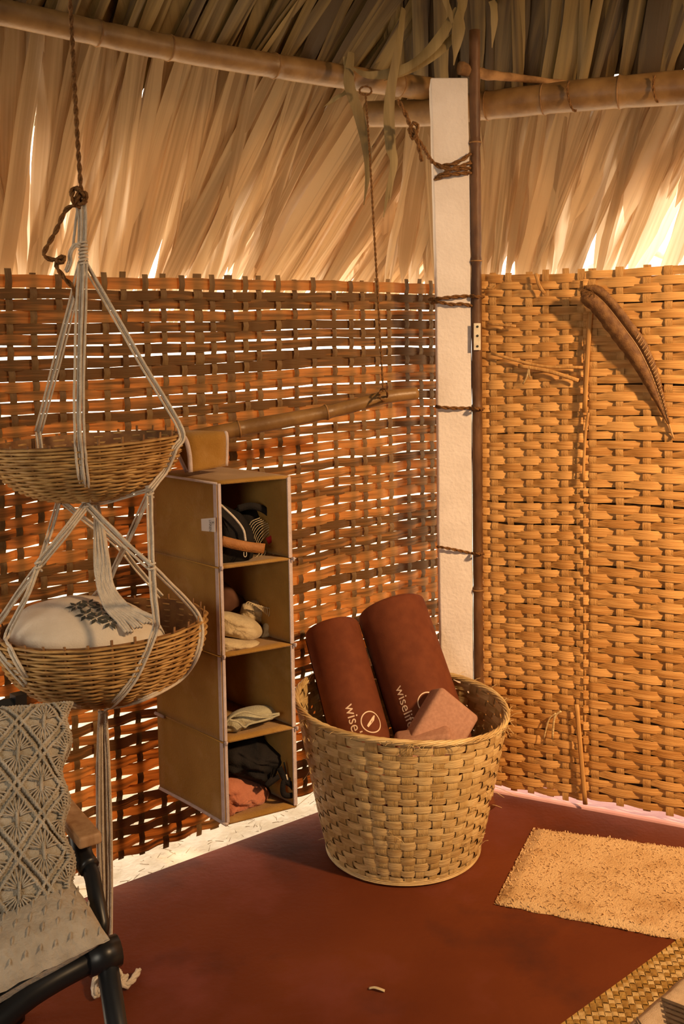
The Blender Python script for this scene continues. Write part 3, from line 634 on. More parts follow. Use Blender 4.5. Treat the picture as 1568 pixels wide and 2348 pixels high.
# third
g3 = puff('folded_towel', [(503, 1665), (510, 1655), (530, 1636), (560, 1624), (600, 1618), (628, 1621), (645, 1635), (632, 1644), (590, 1652), (560, 1664), (548, 1675), (515, 1676), (503, 1676)], 0, .05, 'sage', 'pale green cloth folded over itself in the third compartment', 'towel', plane=shp(.3), seed=12, wr_=.006)
for pts in ([(508, 1668), (530, 1644), (560, 1632), (600, 1640), (640, 1636)], [(525, 1650), (545, 1655), (560, 1667), (572, 1660), (610, 1650), (640, 1638)]):
    MB().tube(smooth([shp(.06)(u, v) for u, v in pts], 6), .004, 7, flat=.6).build('fold', M['sage'], g3)
# fourth
b4 = puff('drawstring_bag', [(503, 1705), (530, 1693), (575, 1682), (592, 1674), (600, 1684), (612, 1700), (640, 1708), (662, 1714), (669, 1728), (668, 1740), (655, 1748), (640, 1770), (622, 1795), (600, 1792), (560, 1780), (520, 1768), (503, 1766)], 0, .07, 'black', 'black backpack slumped in the bottom compartment with straps hanging out', 'bag', plane=shp(.36), seed=14, wr_=.016)
for pts in ([(640, 1760), (655, 1790), (668, 1800), (677, 1815), (668, 1824), (652, 1822), (648, 1808), (652, 1790), (664, 1790)], [(625, 1785), (612, 1800), (640, 1780)]):
    band('strap', pts, .014, 'black', b4, shp(.04), 0)
MB().tube(smooth([shp(.04)(u, v) for u, v in [(651, 1748), (655, 1765), (658, 1785)]], 4), .002, 5).build('cord', M['black'], b4)
MB().tube(smooth([shp(.03)(u, v) for u, v in [(656, 1776), (659, 1788)]], 4), .002, 5).build('buckle', M['steel'], b4)
puff('folded_shirt', [(503, 1776), (520, 1772), (560, 1780), (595, 1795), (612, 1808), (618, 1822), (606, 1840), (570, 1850), (540, 1856), (530, 1870), (510, 1876), (503, 1878)], 0, .05, 'terra', 'crumpled terracotta garment under the black backpack', 'clothing', plane=shp(.30), seed=17, wr_=.016)
# ------------------------------------------------------------------ big basket with mats and blocks
bf = onz(930, 2035); bc = V((bf.x + .006, bf.y + .206, 0)); r1, r2, hb = .203, .284, .405
basket = empty('straw_basket', bc, 'large round woven straw basket standing on the red floor, holding mats and blocks', 'basket')
def bmap(s, z, o=0.0):                                 # s = angle
    t = z / hb; r = r1 + (r2 - r1) * (t ** .85) + o; x, y = math.cos(s), math.sin(s)
    return bc + V((x * r, y * r, z * (1 - .055 * x) + .004 * math.sin(s * 3) * t))
ns = 41 + 1
stb = [(2 * math.pi * (i + .5) / ns, .105) for i in range(ns)]
nrb = 19; zsb = [.008 + (hb - .02) * (i + .5) / nrb for i in range(nrb)]
weave(bmap, stb, zsb, hb / nrb * 1.02, .0032, M['straw'], M['straw_in'], basket, 'straw_strip', 'straw_stake', .1, lambda s, z: .004 * nz(math.cos(s) * 2, math.sin(s) * 2, z * 9), 41, 0, 2 * math.pi, .004, hb - .004, gapv=.2, closed=True, sub=3, tuck=.9, stake_ext=.004)
m = MB(); m.add([bmap(2 * math.pi * i / 40, .006, -.004) for i in range(40)], [tuple(range(40))]); m.build('base', M['straw_in'], basket, solid=.006)
for j in range(7):
    P = []; ph = j * .9
    for i in range(121):
        a = 2 * math.pi * i / 120; q = a * 9 + ph; P.append(bmap(a, hb + .006 * math.sin(q) + .002 * nz(i * .7, j), .006 * math.cos(q) + .002 * nz(i * .9, j, 4)))
    MB().tube(P, .0032, 5, cap=False).build('rim_strand', M['straw'], basket)
for j in range(3):
    P = [bmap(2 * math.pi * i / 90, .008 + .004 * j, .004 - .001 * j) for i in range(91)]; MB().tube(P, .0028, 5, cap=False).build('foot_strand', M['straw'], basket)
fz = MB(); rr = random.Random(3)
for i in range(150):
    s = rr.uniform(0, 6.28); z = hb if i % 3 else rr.uniform(.03, hb); p = bmap(s, z, .006); d = (bmap(s, z, 1) - p).normalized(); t_ = V((-math.sin(s), math.cos(s), 0)); L_ = rr.uniform(.012, .04) if i % 12 else rr.uniform(.05, .11)
    a = t_ * rr.uniform(-1, 1) + V((0, 0, rr.uniform(-.6, .6))); P = [p, p + (a * .7 + d * .25).normalized() * L_ * .5, p + (a + d * .5).normalized() * L_ + V((0, 0, -.1 * L_))]
    fz.tube(smooth(P, 3), .0007, 3)
fz.build('loose_fibres', M['straw'], basket, kind='stuff')
def mat_roll(name, T, B, r, label, px_top, txt_a, seed):
    T, B = V(T), V(B); ax = (T - B).normalized(); L_ = .61; B = T - ax * L_
    tc_ = (CAM - T); fr = (tc_ - ax * tc_.dot(ax)).normalized(); sd = ax.cross(fr).normalized()
    def cyl(a, l, rr_=r): return B + ax * l + (fr * math.cos(a) + sd * math.sin(a)) * rr_   # a=0 faces the viewer
    m = MB(); rows = []; n = 48
    prof = [(0, .985), (.004, 1), (L_ * .33, 1), (L_ * .66, 1), (L_ - .012, 1), (L_ - .004, .985), (L_, .94), (L_ + .0, .86), (L_ - .004, .80)]
    for l, k in prof: rows.append([cyl(2 * math.pi * i / n, l, r * k) for i in range(n)])
    m.grid(rows, True, True); o = m.build(name, M['mat_red'], None, label=label, cat='yoga mat', group='rolled mats in the basket')
    # the rolled layers on the end
    m = MB(); P = [cyl(t_, L_ - .003, r * (.82 - .11 * t_ / 6.283)) for t_ in [i * .35 for i in range(100)]]
    m.tube(P, .0022, 4); m.build('rolled_edge', M['mat_red'], o)
    rows = [[cyl(-1.9, l, r * 1.0), cyl(-1.9, l, r + .006), cyl(-1.6, l, r + .002)] for l in (0.005, L_ - .005)]
    MB().grid(rows).build('mat_edge', M['mat_red'], o)
    return o, cyl, L_
T1 = dep(760, 1440, 2.85); B1_ = dep(826, 1690, 2.66); T2 = dep(896, 1394, 2.92); B2_ = dep(994, 1690, 2.70)
m1, c1_, L1 = mat_roll('yoga_mat', T1, B1_, .080, 'slimmer maroon rolled mat leaning in the basket, its print mostly below the rim', 0, 0, 1)
m2, c2_, L2 = mat_roll('yoga_mat', T2, B2_, .102, 'thicker maroon rolled mat with cream lettering leaning in the basket', 0, 0, 2)
def find(cyl, r, u, v):                                # surface point of a roll seen at a place in the picture
    best = None
    for i in range(-60, 61):
        for j in range(0, 62):
            p = cyl(i * .03, j * .01); d = p - CAM; k = F / d.dot(fwd); uu = CX + d.dot(right) * k; vv = CY - d.dot(up) * k
            e = (uu - u) ** 2 + (vv - v) ** 2
            if best is None or e < best[0]: best = (e, i * .03, j * .01)
    return best[1], best[2]
def print_on(o, cyl, r, uv_text, uv_logo, sz):
    a0, l0 = find(cyl, r, *uv_text); sg = 1
    pa = cyl(.1, .3) - cyl(0, .3); sg = 1 if pa.dot(right) > 0 else -1
    put_text('wiselife', lambda x, y: cyl(a0 + sg * y * sz / r, l0 - x * sz, r + .0009), 'lettering', M['print'], o)
    a1, l1 = find(cyl, r, *uv_logo); R_ = sz * .72
    m = MB(); n = 40; m.grid([[cyl(a1 + sg * math.cos(q) * k / r, l1 + math.sin(q) * k, r + .0009) for k in (R_, R_ * .90)] for q in [2 * math.pi * i / n for i in range(n + 1)]]); m.build('logo_ring', M['print'], o, smooth=False)
    blade_ = [(-.52, -.30), (-.42, -.44), (.30, .10), (.52, .52), (.44, .58), (.20, .40), (-.42, -.16)]
    m = MB(); m.add([cyl(a1 + sg * x * R_ / r, l1 + y * R_, r + .0010) for x, y in blade_], [tuple(range(7))]); m.build('logo_blade', M['print'], o, smooth=False)
print_on(m2, c2_, .102, (906, 1576), (982, 1612), .040); print_on(m1, c1_, .080, (791, 1618), (851, 1659), .042)
def rbox(name, o, ax, ay, az, label, group=None, bev=.012):
    return MB().box(o, ax, ay, az).build(name, M['block'], None, smooth=True, bevel=bev, seg=4, label=label, cat='yoga block', group=group)
pt, plft, prt = dep(1014, 1572, 2.60), dep(930, 1712, 2.50), dep(1128, 1668, 2.60)
e_a = (plft - pt); e_b = (prt - pt); e_b = (e_b - e_a.normalized() * e_b.dot(e_a.normalized())); nb = e_a.cross(e_b).normalized()
if nb.y < 0: nb = -nb
rbox('yoga_block', pt, e_a.normalized() * .21, e_b.normalized() * .135, nb * .075, 'dusty pink foam block tilted on its corner against the thicker mat')
q0, q1 = dep(925, 1705, 2.50), dep(1030, 1690, 2.50)
ea = (q1 - q0).normalized(); rbox('yoga_block', q0 + V((-.02, 0, -.17)), ea * .145, V((.0, .075, .0)), V((0, 0, .175)), 'dusty pink foam block upright at the front of the basket, only its top showing')
# ------------------------------------------------------------------ floor coverings
ra, rb, rc, rd = onz(1225, 1903), onz(1137, 2075), onz(1568, 1950), onz(1568, 2160)
da = (rc - ra).normalized(); db = (rd - rb).normalized()
def rugpt(u, v):
    p = ra.lerp(rb, v); q = (ra + da * .85).lerp(rb + db * .85, v); j = .004 * nz(u * 22, v * 14) ; ed = min(u, 1 - u, v, 1 - v)
    p = p.lerp(q, u) + V((j, j, 0)); p.z = .012 * min(1, ed * 30) + .0015 * nz(u * 60, v * 40) * min(1, ed * 9) + .001; return p
m = MB(); m.grid([[rugpt(j / 90, i / 50) for j in range(91)] for i in range(51)]); rug = m.build('cotton_rug', M['rug'], None, label='small cream cotton rug, stained, flat on the red floor', cat='rug')
tf = MB(); rr = random.Random(5)
for i in range(3600):
    u, v = rr.random(), rr.random()
    if i % 3 == 0: u = 0 if rr.random() < .3 else u; v = rr.choice((0, 1)) if u else v
    p = rugpt(u, v); L_ = .006; d = V((rr.uniform(-1, 1), rr.uniform(-1, 1), .7)).normalized() * L_; s_ = V((d.y, -d.x, 0)).normalized() * .0018
    tf.add([p - s_, p + s_, p + d + s_ * .7, p + d - s_ * .7], [(0, 1, 2, 3)])
tf.build('pile_tufts', M['rug'], rug, kind='stuff')
# sedge mat
s_a, s_b = onz(1545, 2163), onz(1290, 2348); sd_ = (s_b - s_a).normalized(); sn = V((-sd_.y, sd_.x, 0));
if sn.x < 0: sn = -sn
smat = empty('sedge_mat', s_a + sd_ * .3, 'coarse mustard woven sedge mat at the corner of the red floor', 'mat')
S0 = s_a - sd_ * .12; MB().box(S0 + V((0, 0, .0005)), sd_ * .9, sn * .75, V((0, 0, .003))).build('backing', M['sedge'], smat, smooth=False)
dA = (sd_ + sn).normalized(); dB = (sd_ - sn).normalized(); pit = .0135; lay = 0
pieces = MB(); pieces2 = MB(); rr = random.Random(8)
for i in range(-50, 95):
    for j in range(-75, 75):
        c = S0 + dA * (i + .5) * pit + dB * (j + .5) * pit; a_s, a_n = (c - S0).dot(sd_), (c - S0).dot(sn)
        if not (0.004 < a_s < .88 and .004 < a_n < .42): continue
        al = dA if (i + j) % 2 else dB; ac = dB if (i + j) % 2 else dA; h = .006 + .001 * rr.random(); l_, w__ = pit * .62, pit * (.44 + .05 * rr.random())
        vv = [c + al * x * l_ + ac * y * w__ + V((0, 0, .0035 if abs(x) > .9 else h)) for x in (-1, -.45, .45, 1) for y in (-1, 1)]
        (pieces if rr.random() < .6 else pieces2).add(vv, [(0, 2, 3, 1), (2, 4, 5, 3), (4, 6, 7, 5)])
pieces.build('sedge_weave', M['sedge'], smat, kind='stuff'); pieces2.build('sedge_weave', M['straw_in'], smat, kind='stuff')
# patterned textile
ta, tb = onz(1575, 2225, .02), onz(1420, 2360, .02); td = (tb - ta).normalized(); tn = V((-td.y, td.x, 0))
if tn.x < 0: tn = -tn
m = MB(); m.grid([[ta - td * .2 + td * .7 * j / 40 + tn * .5 * i / 30 + V((0, 0, .003 * nz(i * .4, j * .4) - (.012 if i == 0 else 0))) for j in range(41)] for i in range(31)])
tx = m.build('patterned_blanket', M['textile'], None, solid=.006, label='cream textile with charcoal stripe triangles lying on the sedge mat', cat='blanket')
for (u0, v0), (u1, v1), (u2, v2) in (((1515, 2288), (1600, 2320), (1540, 2400)), ((1460, 2332), (1500, 2400), (1440, 2400))):
    a, b, c = [onz(u, v, .0265) for u, v in ((u0, v0), (u1, v1), (u2, v2))]; m = MB()
    for k in range(9):
        t0, t1 = k / 9, k / 9 + .07; q = [a.lerp(c, t0), a.lerp(b, t0), a.lerp(b, t1), a.lerp(c, t1)]
        q = [a.lerp(c, t0), b.lerp(c, t0), b.lerp(c, t1), a.lerp(c, t1)]; m.add([p + V((0, 0, .0015)) for p in q], [(0, 1, 2, 3)])
    m.build('woven_stripes', M['charcoal'], tx, smooth=False, solid=.001)
# bit of straw on the floor
P = [onz(846, 2266, .003), onz(858, 2264, .006), onz(872, 2268, .006), onz(882, 2272, .003)]; m = MB(); m.tube(smooth(P, 4), .004, 6, flat=.3); m.build('straw_scrap', M['cream'], None, label='small scrap of pale straw lying alone on the red floor', cat='scrap')
# straw on the sand
sg_ = MB(); rr = random.Random(12)
for i in range(900):
    p = A1 + wl * rr.uniform(-.4, 1.6) + nl * rr.uniform(.03, .6); p.z = -.045; a = rr.uniform(0, 6.28); d = V((math.cos(a), math.sin(a), 0)) * rr.uniform(.01, .03)
    sg_.tube([p, p + d + V((0, 0, .006))], .0012, 3)
sg_.build('straw_litter', M['sand'], None, kind='stuff', label='short straw litter on the sand beyond the backlit wall', cat='straw')
# tree outside, seen through the gaps of the eave
tree = MB(); P = smooth([onz(1275, 1500, -.05) + V((0, 2.2, 0)), dep(1268, 700, 6.0), dep(1272, 540, 6.0), dep(1280, 300, 6.0), dep(1285, 0, 6.0)], 6)
P[0].z = -.06; tree.tube(P, lambda t: .075 - .03 * t, 12); trunk = tree.build('tree', M['sand'], None, label='pale tree trunk outside, glimpsed through gaps over the golden wall', cat='tree')
for pts in ([(1275, 640), (1400, 600), (1470, 560), (1490, 500), (1492, 420)], [(1470, 560), (1540, 590), (1620, 560)], [(1440, 585), (1460, 620), (1500, 640)]):
    MB().tube(smooth([dep(u, v, 6.0) for u, v in pts], 6), lambda t: .03 - .022 * t, 8).build('branch', M['sand'], trunk)
# ------------------------------------------------------------------ feather
fe_pts = [(1348, 664), (1372, 676), (1398, 701), (1433, 747), (1466, 794), (1490, 842), (1506, 883), (1524, 935), (1546, 1004)]
fp = lambda u, v, o=.045: RW(*r_sz(u, v), o)
P = resample(smooth([fp(u, v, .055 - .04 * i / 8) for i, (u, v) in enumerate(fe_pts)], 8), 48)
feather = empty('feather', P[24], 'long brown barred feather stuck quill down on the golden woven wall', 'feather')
MB().tube(P, lambda t: .0008 + .0022 * t, 6).build('quill', M['quill'], feather)
for sgn in (1, -1):
    for part in range(1):
        m = MB(); rows = []
        for i in range(0, 45):
            t = i / 48; p = P[i]; t_ = (P[i + 1] - P[max(0, i - 1)]).normalized(); sd = t_.cross(nr).normalized() * sgn
            env = min(1, (t / .10) ** .5) * (1 if t < .45 else max(0.05, 1 - ((t - .45) / .5) ** 1.4)) if t > 0 else .25
            w = (.043 if (sd.x < 0) else .027) * env * (1 + .12 * nz(i * .9, sgn)); tipd = (sd * w - t_ * w * .55)
            rows.append([p, p + tipd * .5 - nr * .004, p + tipd - nr * .001 + sd * .002 * nz(i * 2.3)])
        m.grid(rows); m.build('vane', M['feather'], feather, solid=.0012)
    m = MB()
    for i in range(20, 43):
        t = i / 48; p = P[i]; t_ = (P[i + 1] - P[i - 1]).normalized(); sd = t_.cross(nr).normalized() * sgn
        if sd.x < 0: continue
        env = (1 if t < .45 else max(0.05, 1 - ((t - .45) / .5) ** 1.4)); w = .027 * env; d = sd * w - t_ * w * .55
        q = [p + d * .35, p + d * .95, p + d * .95 + t_ * .003, p + d * .35 + t_ * .003]
        m.add([x - nr * .0055 for x in q], [(0, 1, 2, 3)])
    if m.v: m.build('bars', M['quill'], feather, smooth=False)
dn = MB(); rr = random.Random(2)
for i in range(90):
    p = P[rr.randrange(0, 4)]; d = V((rr.uniform(-1, .3), 0, rr.uniform(-.8, 1))) * .016; d -= nr * rr.uniform(-.004, .01); dn.tube(smooth([p, p + d * .6, p + d + V((0, 0, -.003))], 3), .0005, 3)
dn.build('down', M['feather'], feather, kind='stuff')
# ------------------------------------------------------------------ hanging bowls
YH = 2.12
def bowl(c, rt, h, tilt, nrow, nrib, label, flat=.45, seed=0):
    o = empty('rattan_bowl', c - V((0, 0, h)), label, 'bowl', 'rattan bowls in the macrame hanger')
    tm = Matrix.Rotation(tilt[0], 3, 'X') @ Matrix.Rotation(tilt[1], 3, 'Y')
    def bp(a, t, off=0.0):                             # t 0 bottom .. 1 rim
        ang = t * math.pi / 2; r = rt * (math.sin(ang) ** .8) + off * math.sin(ang); z = -h * (max(0, math.cos(ang)) ** .9) - off * math.cos(ang)
        return c + tm @ V((r * math.cos(a), r * math.sin(a), z))
    m = MB()
    for k in range(nrow):
        t = .14 + .86 * (k + .5) / nrow; P = []
        for i in range(nrib * 4 + 1):
            a = 2 * math.pi * i / (nrib * 4); P.append(bp(a, t + .004 * nz(a * 2, k, seed), .0028 * math.cos(math.pi * i / 4 + math.pi * (k % 2)) + .001 * nz(i * .8, k)))
        rad = rt * math.pi / 2 / nrow * .56
        m.tube(P, [rad * (1 + .25 * nz(i * .35, k * 3.1, seed)) for i in range(len(P))], 5, cap=False, flat=.55)
    m.build('woven_body', M['rattan'], o, kind='stuff')
    for i in range(nrib):
        a = 2 * math.pi * (i + .0) / nrib; P = [bp(a, t / 14 * 1.0, -.001) for t in range(1, 15)]; P.append(bp(a, 1, 0) + tm @ V((0, 0, .005 if math.cos(a) < .3 else .011)))
        MB().tube(P, .0032, 5, flat=.5).build('rib', M['rattan_in'], o)
    m = MB(); m.grid([[bp(2 * math.pi * i / 48, t / 12, -.006) for i in range(49)] for t in range(0, 13)]); m.build('lining', M['rattan_in'], o)
    return o, bp
ub = dep(200, 1006, YH); ub_o, ubp = bowl(ub, .196, .128, (math.radians(-1), math.radians(-2.5)), 30, 26, 'shallow rattan bowl, upper one of the macrame hanger, empty', seed=1)
lb = dep(236, 1424, YH); lb_o, lbp = bowl(lb, .219, .165, (math.radians(-2), math.radians(-2)), 36, 30, 'deeper rattan bowl, lower one of the macrame hanger, holding a printed cushion', seed=5)
# printed cushion in the lower bowl
cc = lb + V((-.035, .0, -.035)); cr_ = V((.165, .14, .085))
def cu(a, e, k=1.0):
    x, y, z = math.cos(e) * math.cos(a), math.cos(e) * math.sin(a), math.sin(e)
    w = 1 + .05 * nz(x * 2, y * 2, z * 2); return cc + V((x * cr_.x, y * cr_.y, z * cr_.z + .018 * x * -1)) * 1.0 * 1 + V((x * cr_.x, y * cr_.y, z * cr_.z)) * (w - 1) + V((x, y, z)) * (k - 1)
m = MB(); m.grid([[cu(2 * math.pi * i / 40, -math.pi / 2 + math.pi * j / 20) for i in range(40)] for j in range(21)], True)
cush = m.build('printed_cushion', M['white_cloth'], None, label='round white cushion printed with dark leaf flowers, lying in the lower bowl', cat='cushion')
def cu_hit(u, v):
    d = ray(u, v); best = None
    for i in range(60):
        for j in range(40):
            a = -math.pi + 2 * math.pi * i / 60; e = j / 40 * math.pi / 2; p = cu(a, e); k = (p - CAM); kk = F / k.dot(fwd); uu = CX + k.dot(right) * kk; vv = CY - k.dot(up) * kk; er = (uu - u) ** 2 + (vv - v) ** 2
            if (best is None or er < best[0]) and (p - cc).dot(CAM - cc) > -.003: best = (er, p)
    return best[1]
m = MB()
for (u, v) in ((172, 1392), (192, 1412), (222, 1420), (252, 1430), (200, 1388), (232, 1396), (262, 1410), (285, 1400)):
    c = cu_hit(u, v); n_ = ((c - cc)); n_ = V((n_.x / cr_.x ** 2, n_.y / cr_.y ** 2, n_.z / cr_.z ** 2)).normalized(); e_1 = n_.cross(V((0, 1, 0))).normalized(); e_2 = n_.cross(e_1)
    for k in range(6):
        a = k * math.pi / 3 + .3; d = e_1 * math.cos(a) + e_2 * math.sin(a); s_ = n_.cross(d)
        q = [c + d * .003, c + d * .012 + s_ * .0042, c + d * .023, c + d * .012 - s_ * .0042]; m.add([x + n_ * .0035 for x in q], [(0, 1, 2, 3)])
m.build('leaf_print', M['ink'], cush, smooth=False, solid=.0008)
# ------------------------------------------------------------------ macrame hanger
def onbowl(bp, u, v, off=.007):
    """distance at which a cord lying on the outside of a bowl passes"""
    best = None
    for i in range(72):
        a = math.pi + math.pi * i / 71
        for j in range(26):
            p = bp(a, .12 + .88 * j / 25, off); k = p - CAM; kk = F / k.dot(fwd); e = (CX + k.dot(right) * kk - u) ** 2 + (CY - k.dot(up) * kk - v) ** 2
            if best is None or e < best[0]: best = (e, p.y)
    return best[1]
def LB(u, v): return (u, v, onbowl(lbp, u, v))
def UB(u, v): return (u, v, onbowl(ubp, u, v))
hang = empty('macrame_hanger', dep(190, 480, YH), 'cream cotton macrame cord hanger with long tassel holding both rattan bowls', 'hanger')
def cords(name, pts, n=3, r=.0024, spread=None, parent=hang, mt='cotton', flatdir=None, jit=.0012, seed=0):
    """n parallel cords along points (u, v, y)"""
    C = smooth([dep(u, v, y) for u, v, y in pts], 7); rr = random.Random(seed + int(pts[0][0]) + int(pts[-1][1])); m = MB()
    sp_ = spread if spread is not None else r * 1.9
    for k in range(n):
        P = []; o1 = (k - (n - 1) / 2) * sp_; o2 = (r * .8 if k % 2 else -r * .8) if n > 2 else 0; ph = rr.uniform(0, 50)
        for i, c in enumerate(C):
            t_ = (C[min(i + 1, len(C) - 1)] - C[max(i - 1, 0)]).normalized(); sd = t_.cross(V((0, 1, 0)))
            sd = sd.normalized() if sd.length > .05 else V((1, 0, 0))
            P.append(c + sd * (o1 + jit * nz(i * .25, ph)) + V((0, 1, 0)) * (o2 + jit * nz(i * .25, ph + 9)))
        m.tube(P, r, 6)
    return m.build(name, M[mt], parent)
def knot(u, v, y, w, h, n=5, parent=hang, r=.0026, name='knot', mt='cotton'):
    c = dep(u, v, y); k = y / F; P = []
    for i in range(n * 12 + 1):
        a = 2 * math.pi * i / 12; P.append(c + V((math.cos(a) * w * k, math.sin(a) * w * k * .9, (i / (n * 12) - .5) * h * k * 1.5)))
    return MB().tube(P, r, 6).build(name, M[mt], parent)
y0 = YH
# head loop and wrap
cords('cord', [(181, 468, y0), (178, 455, y0), (186, 447, y0), (191, 460, y0), (193, 500, y0), (191, 560, y0)], 3)
cords('cord', [(182, 470, y0 + .01), (188, 500, y0 + .01), (188, 560, y0 + .01)], 4)
cords('cord', [(178, 470, y0 + .01), (171, 530, y0 + .01), (165, 575, y0 + .02), (152, 625, y0 + .02)], 1, .003)
knot(191, 586, y0, 9, 42, 8)
cords('cord', [(184, 564, y0 - .01), (172, 563, y0 - .01), (162, 578, y0 - .01), (160, 600, y0), (152, 622, y0)], 2, .0026)
# upper supports
cords('cord', [(188, 605, y0), (172, 670, y0 + .02), (130, 830, y0 + .06), (88, 990, y0 + .11)], 4)
cords('cord', [(190, 600, y0), (186, 700, y0 - .08), (181, 880, y0 - .165), (182, 985, y0 - .21), UB(184, 1025), UB(187, 1060), UB(192, 1100), (198, 1148, y0 - .09)], 4, .0027, .0058)
cords('cord', [(195, 605, y0), (250, 700, y0), (330, 840, y0 - .01), (414, 984, y0 - .02), UB(400, 1030), UB(378, 1080), (345, 1122, y0 - .10)], 3, .0026)
cords('cord', [(345, 1122, y0 - .08), (300, 1135, y0 - .06), (240, 1152, y0 - .04), (200, 1152, y0 - .07)], 2)
knot(198, 1152, y0 - .08, 9, 24, 3); knot(343, 1126, y0 - .08, 8, 20, 3)
cords('cord', [(88, 990, y0 + .11), (100, 1080, y0 + .09), (135, 1148, y0 + .05)], 3)
# lower supports
cords('cord', [(198, 1158, y0 - .08), (150, 1220, y0 - .12), (88, 1296, y0 - .12)], 4)
cords('cord', [(135, 1148, y0 + .05), (115, 1220, y0), (90, 1296, y0 - .12)], 3)
knot(88, 1298, y0 - .12, 7, 16, 2)
cords('cord', [(88, 1300, y0 - .12), (50, 1350, y0 - .1), (2, 1420, y0 - .04), (-20, 1450, y0 - .02), LB(0, 1500), LB(60, 1570)], 3)
cords('cord', [(86, 1302, y0 - .12), (60, 1370, y0 - .16), (16, 1456, y0 - .11), LB(24, 1490), LB(58, 1548), LB(108, 1594), LB(165, 1617), (235, 1624, y0 - .02)], 2, .0032)
cords('cord', [(200, 1158, y0 - .08), (270, 1230, y0 - .12), (346, 1300, y0 - .15)], 3, .0028)
cords('cord', [(343, 1130, y0 - .08), (345, 1210, y0 - .12), (348, 1300, y0 - .15)], 3)
knot(349, 1301, y0 - .15, 7, 14, 2)
cords('cord', [(349, 1303, y0 - .15), (353, 1370, y0 - .18), (359, 1424, y0 - .20), LB(357, 1440), LB(340, 1490), LB(305, 1560), LB(265, 1608), (236, 1624, y0 - .02)], 3, .0026)
cords('cord', [(352, 1303, y0 - .15), (400, 1350, y0 - .1), (452, 1408, y0 - .03), LB(461, 1450), LB(450, 1505), LB(412, 1558), LB(330, 1602), (240, 1624, y0)], 2, .0032)
cords('cord', [(341, 1132, y0 - .08), (300, 1225, y0 + .03), (268, 1290, y0 + .13), (250, 1330, y0 + .17), (215, 1370, y0 + .2)], 3)
cords('cord', [(140, 1148, y0 + .05), (200, 1195, y0 + .08), (270, 1250, y0 + .13), (320, 1310, y0 + .16), (370, 1368, y0 + .17)], 3)
# inner tassel laid in the lower bowl
for k in range(11):
    q = (k - 5) / 5
    cords('cord', [(218 + 3 * q, 1142, y0 - .02), (226 + 8 * q, 1200, y0 - .02 + .004 * (k % 3)), (234 + 16 * q, 1290, y0 - .02), (242 + 17 * q, 1345, y0 - .03), (266 + 24 * q, 1390 - 4 * q, y0 - .06), (300 + 30 * q, 1415 - 10 * q, y0 - .08), (325 + 36 * q, 1432 - 18 * q + (k % 3) * 3, y0 - .10)], 1, .0036, seed=k)
# bottom gather and tassel
knot(236, 1628, y0 - .01, 10, 14, 2)
rr = random.Random(4)
for k in range(14):
    q = (k - 6.5) / 6.5; yy = y0 + .012 * math.sin(k * 2.3)
    e = rr.uniform(-6, 6)
    cords('tassel_cord', [(236 + 7 * q, 1630, yy), (236 + 11 * q, 1700, yy), (238 + 15 * q, 1850, yy), (241 + 15 * q, 2000, yy), (243 + 12 * q, 2140, yy), (241 + 14 * q + e, 2225, yy)], 1, .0034, seed=k)
ends = [[(240, 2200), (222, 2235), (216, 2270), (222, 2284)], [(236, 2210), (218, 2250), (225, 2278)], [(245, 2205), (262, 2262), (270, 2290), (262, 2275)], [(252, 2225), (285, 2260), (305, 2245), (318, 2225)], [(250, 2215), (280, 2240), (272, 2262), (290, 2238)], [(250, 2240), (262, 2226), (275, 2230)]]
for k, pts in enumerate(ends):
    P = smooth([onz(u, v, .012 + (.03 if i == 0 else 0) + .004 * (k % 3)) for i, (u, v) in enumerate(pts)], 8); m = MB(); m.twine(P, .0075, k=3); m.build('tassel_end', M['cotton'], hang)
# coir rope holding the hanger
rp = MB(); rp.twine(smooth([dep(158, -60, y0), dep(164, 60, y0), dep(172, 220, y0), (dep(183, 400, y0)), dep(186, 440, y0)], 10), .0052)
rope = rp.build('coir_rope', M['coir'], None, label='brown coir rope with big loose knot from which the macrame hangs', cat='rope')
kp = [(186, 436), (168, 432), (166, 455), (176, 468), (192, 462), (196, 446), (184, 440), (176, 455), (188, 468), (196, 455), (186, 442), (178, 450), (172, 470), (184, 474)]
MB().twine(smooth([dep(u, v, y0 - .012 + .014 * math.sin(i * 2.1)) for i, (u, v) in enumerate(kp)], 6), .0060).build('knot', M['coir'], rope)
MB().twine(smooth([dep(u, v, y0) for u, v in [(190, 468), (165, 472), (148, 486), (128, 530), (103, 575), (103, 588), (120, 596), (140, 592), (143, 602), (132, 600), (130, 612), (148, 638), (168, 660), (176, 690)]], 7), .0055).build('loose_end', M['coir'], rope)
MB().twine(smooth([dep(u, v, y0 - .008) for u, v in [(134, 590), (146, 588), (147, 600), (136, 602), (132, 593), (142, 590)]], 6), .005).build('small_knot', M['coir'], rope)
